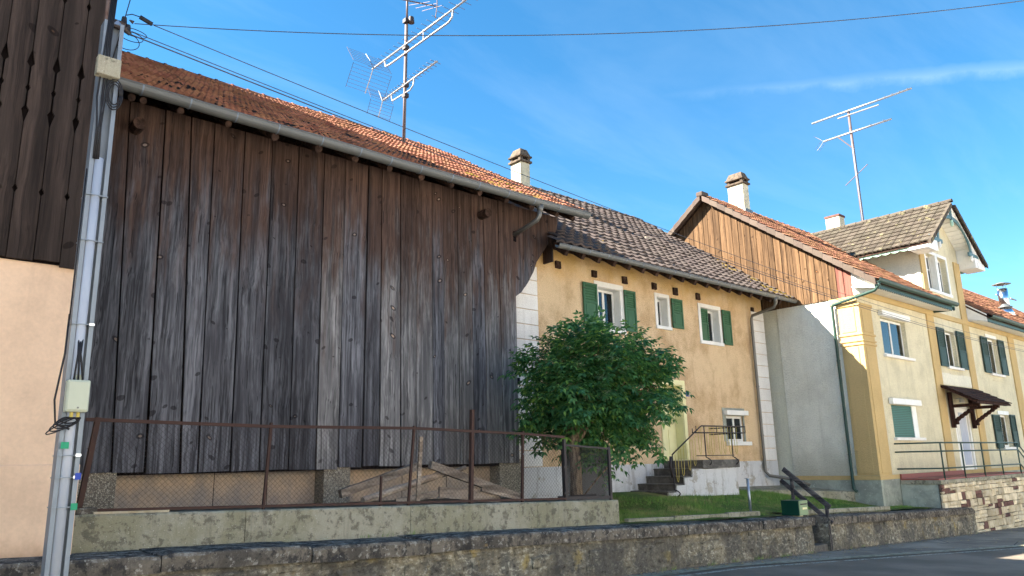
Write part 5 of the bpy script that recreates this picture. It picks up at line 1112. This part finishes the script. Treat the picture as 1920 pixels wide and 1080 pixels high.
for k, z in enumerate((1.32, 1.56, 1.74, 2.86, 3.62, 4.05, 5.3)):
    MB().box(PX - w - .006, PX + w + .006, PY - .102 if z < 4.4 else PY - .084, PY + .074, z, z + .009).build('band', 'galv_dark', po)
    if z < 3: MB().box(PX + .045, PX + .085, PY - .108, PY - .100, z - .004, z + .018).build('band_buckle', 'steel', po)
for (x, z, m, s_) in ((PX - .075, 1.80, 'tag_green', .06), (PX + .055, 1.545, 'tag_blue', .045), (PX + .045, 1.30, 'tag_green', .05)): MB().box(x, x + s_, PY - .112, PY - .1085, z, z + .055).build('tape_tag', m, po)
jb = MB().box(PX - .09, PX + .085, PY - .20, PY - .102, 2.10, 2.37).build('junction_box', 'pale_box', po, bev=.014); MB().box(PX - .082, PX + .077, PY - .212, PY - .2005, 2.115, 2.355).build('box_lid', 'pale_box', jb, bev=.008)
MB().tube([(PX, PY - .213, 2.135), (PX, PY - .218, 2.135)], .008, 8).build('box_screw', 'zinc', jb)
for x in (-.03, .02): MB().tube([(PX + x, PY - .15, 2.1), (PX + x, PY - .15, 2.06)], .014, 8).build('cable_gland', 'yellow_wire', jb)
MB().box(PX - .02, PX + .03, PY - .13, PY - .11, 2.37, 2.42).build('box_bracket', 'pale_box', jb)
cbx = MB().box(PX - .125, PX + .075, PY - .17, PY - .075, 5.21, 5.40).build('upper_box', 'concrete', po, bev=.008)
C_ = lambda pts, r=.007, n='cable': MB().tube(pts, r, 6).build(n, 'black_rubber', po, smooth=True)
for k in range(4): x = PX - .06 + .014 * k; C_([(x, PY - .09, 4.40), (x + random.uniform(-.02, .02), PY - .11, 4.7), (x + random.uniform(-.03, .03), PY - .10, 5.0), (x, PY - .085, 5.6), (x + .02, PY - .06, 6.2)], .008)
for k in range(3): C_([(PX + .02 * k - .02, PY - .05, 2.86), (PX + .01 * k - .02, PY - .12, 2.60), (PX - .04 + .035 * k, PY - .15, 2.36)], .008)
for k in range(5): 
    r = .05 + .012 * k; C_([(PX - .04 + r * 1.25 * math.cos(a) - .01 * k, PY - .12 - .008 * k, 2.035 + r * (.5 + .06 * k) * math.sin(a + .3 * k) - .012 * k) for a in [6.283 * q / 18 for q in range(19)]] , .006)
C_([(PX - w - .02, PY - .05, 2.95), (PX - w - .03, PY - .09, 2.6), (PX - w - .075, PY - .12, 2.2), (PX - w - .05, PY - .12, 2.0), (PX - .03, PY - .14, 1.96)], .008); C_([(PX - w - .012, PY - .06, 4.3), (PX - w - .018, PY - .06, 2.9)], .006)
for k in range(3): r = .08 + .02 * k; C_([(PX + .05 + r * .6 * math.cos(a), PY - .12, 5.06 + r * 1.3 * math.sin(a)) for a in [6.283 * q / 16 for q in range(17)]], .006)
for x in (-.055, -.025): MB().tube([(PX + x, PY + .02, 5.3), (PX + x + .005, PY + .02, 7.6)], .02, 10).build('riser_pipe', 'mast', po, smooth=True)
MB().tube([(PX + .03, PY - .02, 5.80), (PX + .03, PY - .02, 5.86)], [.07, .05], 8).build('pole_cap', 'galv', po)
MB().box(PX - .005, PX + .10, PY - .07, PY - .03, 5.78, 5.86).build('cross_arm', 'dark_iron', po)
for (x, z) in ((PX + .085, 5.87), (PX + .125, 5.80)): MB().tube([(x, PY - .05, z - .02), (x, PY - .05, z + .05)], [.03, .022], 8).build('clamp', 'black_rubber', po)
MB().tube([(PX + .22, PY - .05, 5.98), (PX + .34, PY - .05, 5.945)], .022, 10).build('insulator', 'black_rubber', po, smooth=True)
MB().tube([(PX + .10, PY - .05, 5.80), (PX + .15, PY - .05, 5.76)], [.035, .02], 8).build('insulator', 'dark_iron', po); MB().tube([(PX + .13, PY - .05, 5.91), (PX + .17, PY - .05, 5.895)], [.006, .02], 8).build('insulator', 'dark_iron', po)
C_([(PX + .10, PY - .05, 5.95), (PX + .15, PY - .05, 5.98), (PX + .22, PY - .05, 5.98)], .005)
for (cx, cz, rx, rz) in ((PX + .12, 5.68, .12, .09), (PX + .16, 5.74, .11, .05), (PX + .18, 5.79, .12, .04)): C_([(cx + rx * math.cos(a), PY - .05, cz + rz * math.sin(a)) for a in [-2.3 + 4.4 * q / 16 for q in range(17)]], .004)
C_([(PX + .02, PY - .05, 5.45), (PX + .08, PY - .05, 5.85), (PX + .13, PY - .05, 6.2), (PX + .2, PY - .05, 6.6)], .005, 'stay_wire')
# overhead lines
def wire(lab, p, q, sag, r=.008):
    p, q = V3(p), V3(q); pts = [p + (q - p) * (k / 40) - V3((0, 0, sag * 4 * (k / 40) * (1 - k / 40))) for k in range(41)]
    tag(MB().tube(pts, r, 6).build('overhead_wire', 'wire', smooth=True), lab, 'wire', 'overhead lines from the pole')
wire('upper line running from the black insulator along the roofs', (1.9, 7.40, 5.94), (44, 7.4, 5.6), .80, .0045)
wire('thick lower line of the pair running along the barn roof', (1.70, 7.40, 5.76), (44, 7.45, 5.4), .78, .0065)
wire('thin lower line of the pair running along the barn roof', (1.70, 7.38, 5.785), (44, 7.4, 5.43), .775, .0045)
wire('single line crossing high over the street against the sky', (1.72, 7.385, 5.88), (12.0, -.54, 7.1), .50, .0042)

# ---------------------------------------------------------------- roof aerials
def yagi(t, x, y0, y1, z, n, half, m='aluminium', r=.02, tilt=0.0, back=.0, er=.006):
    b = MB().tube([(x, y0, z), (x, y1, z + tilt)], r, 8).build('boom', m, t, smooth=True)
    for k in range(n):
        f = (k + .5) / n; y = y0 + (y1 - y0) * (f ** 1.15); h = half * (1 - .35 * (1 - f)); zz = z + tilt * f
        MB().tube([(x - h, y, zz + .015), (x + h, y, zz + .015)], er, 5).build('element', 'mast', t)
        MB().box(x - .02, x + .02, y - .015, y + .015, zz - r * .6, zz + r + .02).build('element_clip', 'black_rubber', t)
def reflector(t, x, y, z, half, spread, n, depth):
    for s_ in (-1, 1):
        MB().tube([(x, y, z), (x, y + depth * .45, z + s_ * spread * .5), (x, y + depth, z + s_ * spread)], .014, 6).build('reflector_arm', 'aluminium', t)
        for k in range(n):
            f = (k + .6) / n; yy_ = y + depth * f; zz = z + s_ * spread * f; MB().tube([(x - half, yy_, zz), (x + half, yy_, zz)], .0045, 4).build('reflector_rod', 'mast', t)
        for e in (-1, 1): MB().tube([(x + e * half, y + depth * .05, z + s_ * spread * .05), (x + e * half, y + depth, z + s_ * spread)], .006, 4).build('reflector_edge', 'mast', t)
a1 = thing('roof_aerial', 'tall mast with three television aerials on the barn roof', 'aerial', (10.22, 15.5, 9.66))
MB().tube([(10.20, 15.5, 9.3), (10.26, 15.5, 13.35)], .045, 10).build('mast', 'mast', a1, smooth=True); MB().tube([(10.27, 15.5, 13.2), (10.27, 15.5, 14.6)], .03, 8).build('mast_top', 'mast', a1, smooth=True)
MB().tube([(10.20, 15.5, 9.55), (10.20, 15.5, 9.8)], [.14, .05], 8).build('mast_foot', 'beam_wood', a1)
for z in (12.5, 11.4, 13.3, 11.1): MB().box(10.17, 10.30, 15.42, 15.56, z - .05, z + .06).build('mast_clamp', 'dark_iron', a1)
yagi(a1, 10.18, 17.1, 12.3, 12.55, 22, .26, r=.024); reflector(a1, 10.18, 17.05, 12.57, .62, .62, 7, .42)
MB().tube([(10.18, 16.45, 12.50), (10.18, 16.40, 12.33), (10.18, 16.2, 12.30), (10.18, 13.5, 12.28), (10.18, 13.36, 12.36), (10.18, 13.33, 12.52)], .024, 8).build('boom_brace', 'aluminium', a1, smooth=True)
MB().tube([(10.18, 14.6, 12.3), (10.18, 14.6, 12.54)], .018, 6).build('brace_stay', 'aluminium', a1)
yagi(a1, 10.19, 16.55, 14.0, 11.36, 18, .16, r=.022, tilt=.08, er=.007); reflector(a1, 10.19, 16.55, 11.34, .36, .40, 5, .2)
MB().tube([(10.19, 16.1, 11.33), (10.19, 16.05, 11.16), (10.19, 15.2, 11.14), (10.19, 15.06, 11.22), (10.19, 15.02, 11.38)], .018, 8).build('boom_brace', 'aluminium', a1, smooth=True)
MB().tube([(9.55, 15.4, 13.72), (11.25, 15.4, 14.12)], .018, 6).build('vhf_boom', 'mast', a1); MB().tube([(11.2, 15.4, 14.4), (11.2, 15.4, 14.1), (11.14, 15.4, 13.72)], .014, 6).build('vhf_element', 'mast', a1)
for k in range(3): x = 10.6 + .22 * k; MB().tube([(x, 14.9, 13.75 + .04 * k), (x, 15.9, 14.15)], .006, 5).build('vhf_element', 'mast', a1)
MB().tube([(10.34, 15.4, 13.25), (10.34, 15.4, 13.42)], [.09, .07], 10).build('amplifier', 'dark_iron', a1)
MB().tube([(10.24, 15.44, 13.2), (10.20, 15.43, 12.0), (10.22, 15.44, 10.6), (10.2, 15.44, 9.7)], .008, 5).build('cable', 'black_rubber', a1)
a2 = thing('roof_aerial', 'slim mast with two long aerials behind the dormer', 'aerial', (33.6, 13.8, 10.3))
MB().tube([(33.62, 13.8, 10.0), (33.62, 13.8, 17.25)], .06, 10).build('mast', 'mast', a2, smooth=True)
MB().tube([(33.5, 13.75, 10.0), (33.5, 13.75, 15.3)], .02, 6).build('cable', 'aluminium', a2)
yagi(a2, 33.55, 15.55, 10.95, 17.2, 16, .12, r=.045, er=.009); MB().tube([(33.55, 14.3, 17.0), (33.55, 12.4, 16.97)], .03, 6).build('boom_brace', 'aluminium', a2)
yagi(a2, 33.55, 15.1, 11.95, 16.12, 6, .18, r=.045, er=.009); reflector(a2, 33.55, 15.1, 16.12, .2, .34, 2, .35)
MB().tube([(33.55, 14.4, 16.1), (33.6, 13.75, 15.3)], .03, 6).build('boom_stay', 'mast', a2)
for s_ in (-1, 1): MB().tube([(33.6, 13.8 - s_ * .55, 14.05 + s_ * .35), (33.6, 13.8, 14.05)], .018, 6).build('crossbar', 'mast', a2)
a3 = thing('roof_aerial', 'small white aerial on the ridge at the far right edge', 'aerial', (44.0, 11.5, 8.2))
MB().tube([(44.0, 11.5, 8.1), (44.0, 11.5, 9.6)], .03, 8).build('mast', 'aluminium', a3)
for k in range(6): MB().tube([(43.6 + .0, 11.2 + .12 * k, 9.1 + .06 * k), (44.5, 11.2 + .12 * k, 9.1 + .06 * k)], .035, 6).build('element', 'aluminium', a3)

# ---------------------------------------------------------------- small things in the front garden
lb = thing('letterbox', 'dark green metal letterbox standing on the coping beside the steps', 'letterbox', (14.85, 8.2, zc(14.85)))
MB().box(14.68, 15.02, 8.0, 8.38, .445, .735).build('box_body', 'box_green', lb, bev=.008)
MB().box(14.685, 15.015, 7.985, 7.999, .45, .73).build('front_panel', 'box_face', lb); MB().box(14.73, 14.97, 7.972, 7.984, .65, .675).build('mail_slot', 'dark_iron', lb); MB().box(14.80, 14.97, 7.978, 7.9845, .56, .60).build('name_plate', 'cream_paint', lb); MB().box(14.69, 15.01, 7.976, 7.9845, .695, .72).build('lid_edge', 'box_face', lb)
MB().stone(14.78, 14.92, 8.05, 8.2, .405, .445, .01, .008).build('foot_stone', 'light_stone', lb)
hr = thing('wooden_handrail', 'grey wooden handrail with two sloping beams beside the garden steps', 'handrail', (15.7, 8.3, -.2))
MB().bar((15.70, 8.83, 1.34), (15.70, 7.86, .555), .05, .10, up=(0, 1, 1)).build('beam', 'rail_wood', hr, bev=.008); MB().bar((15.72, 8.92, 1.10), (15.72, 7.86, .24), .045, .09, up=(0, 1, 1)).build('beam', 'rail_wood', hr, bev=.008)
for (y, z0, z1) in ((8.66, .4, 1.16), (7.94, -.30, .58)): MB().box(15.68, 15.74, y - .03, y + .03, z0, z1).build('post', 'rail_wood', hr, bev=.006)
mp_ = thing('metal_post', 'short grey metal post in the grass left of the letterbox', 'post', (14.55, 9.0, .55))
MB().tube([(14.55, 9.0, .4), (14.53, 9.0, 1.17)], .028, 10).build('tube', 'galv', mp_, smooth=True); MB().box(14.46, 14.60, 8.97, 9.03, 1.17, 1.18).build('top_plate', 'galv', mp_)

# ---------------------------------------------------------------- unseen houses added behind the viewpoint to bounce sunlight onto the shaded facades
for k, (x0, x1, h, m, lab) in enumerate(((-22, -9, 6.6, 'opposite_white', 'unseen pale house added across the street to bounce sunlight, first of the row'), (-8.5, 9, 7.4, 'opposite_white', 'unseen white house added across the street to bounce sunlight, in the middle of the row'), (9.5, 24, 6.8, 'opposite_white', 'unseen pale house added across the street to bounce sunlight, third of the row'), (24.5, 42, 7.2, 'opposite_white', 'unseen white house added across the street to bounce sunlight, last of the row'))):
    t_ = thing('added_opposite_house', lab, 'house', ((x0 + x1) / 2, -8.4, 0), 'unseen houses added to bounce sunlight'); b = zr((x0 + x1) / 2) - .6
    hs_ = []; n = int((x1 - x0) / 3.2)
    for i in range(n):
        xc = x0 + (x1 - x0) * (i + .5) / n
        for z in (1.3, 4.2):
            if z + 1.4 < h: hs_.append((xc - .5, xc + .5, z, z + 1.35))
    mb = MB(); facade(mb, x0, x1, b, h, hs_, -8.4, -.2); mb.build('street_wall', m, t_)
    MB().box(x0, x1, -18, -8.75, b, h).build('house_body', m, t_)
    for (a, b_, c, d) in hs_:
        w = MB(); w.box(a, b_, -8.56, -8.52, c, d); w.build('window', 'glass', t_)
        for s_ in (a - .5, b_ + .02): MB().box(s_, s_ + .48, -8.39, -8.35, c, d).build('shutter', 'green_shutter', t_)
    MB().prism([(x0 - .3, -7.9, h - .1), (x0 - .3, -13.2, h + 3.6), (x0 - .3, -18.5, h - .1)], (x1 - x0 + .6, 0, 0)).build('roof', 'far_tile', t_)
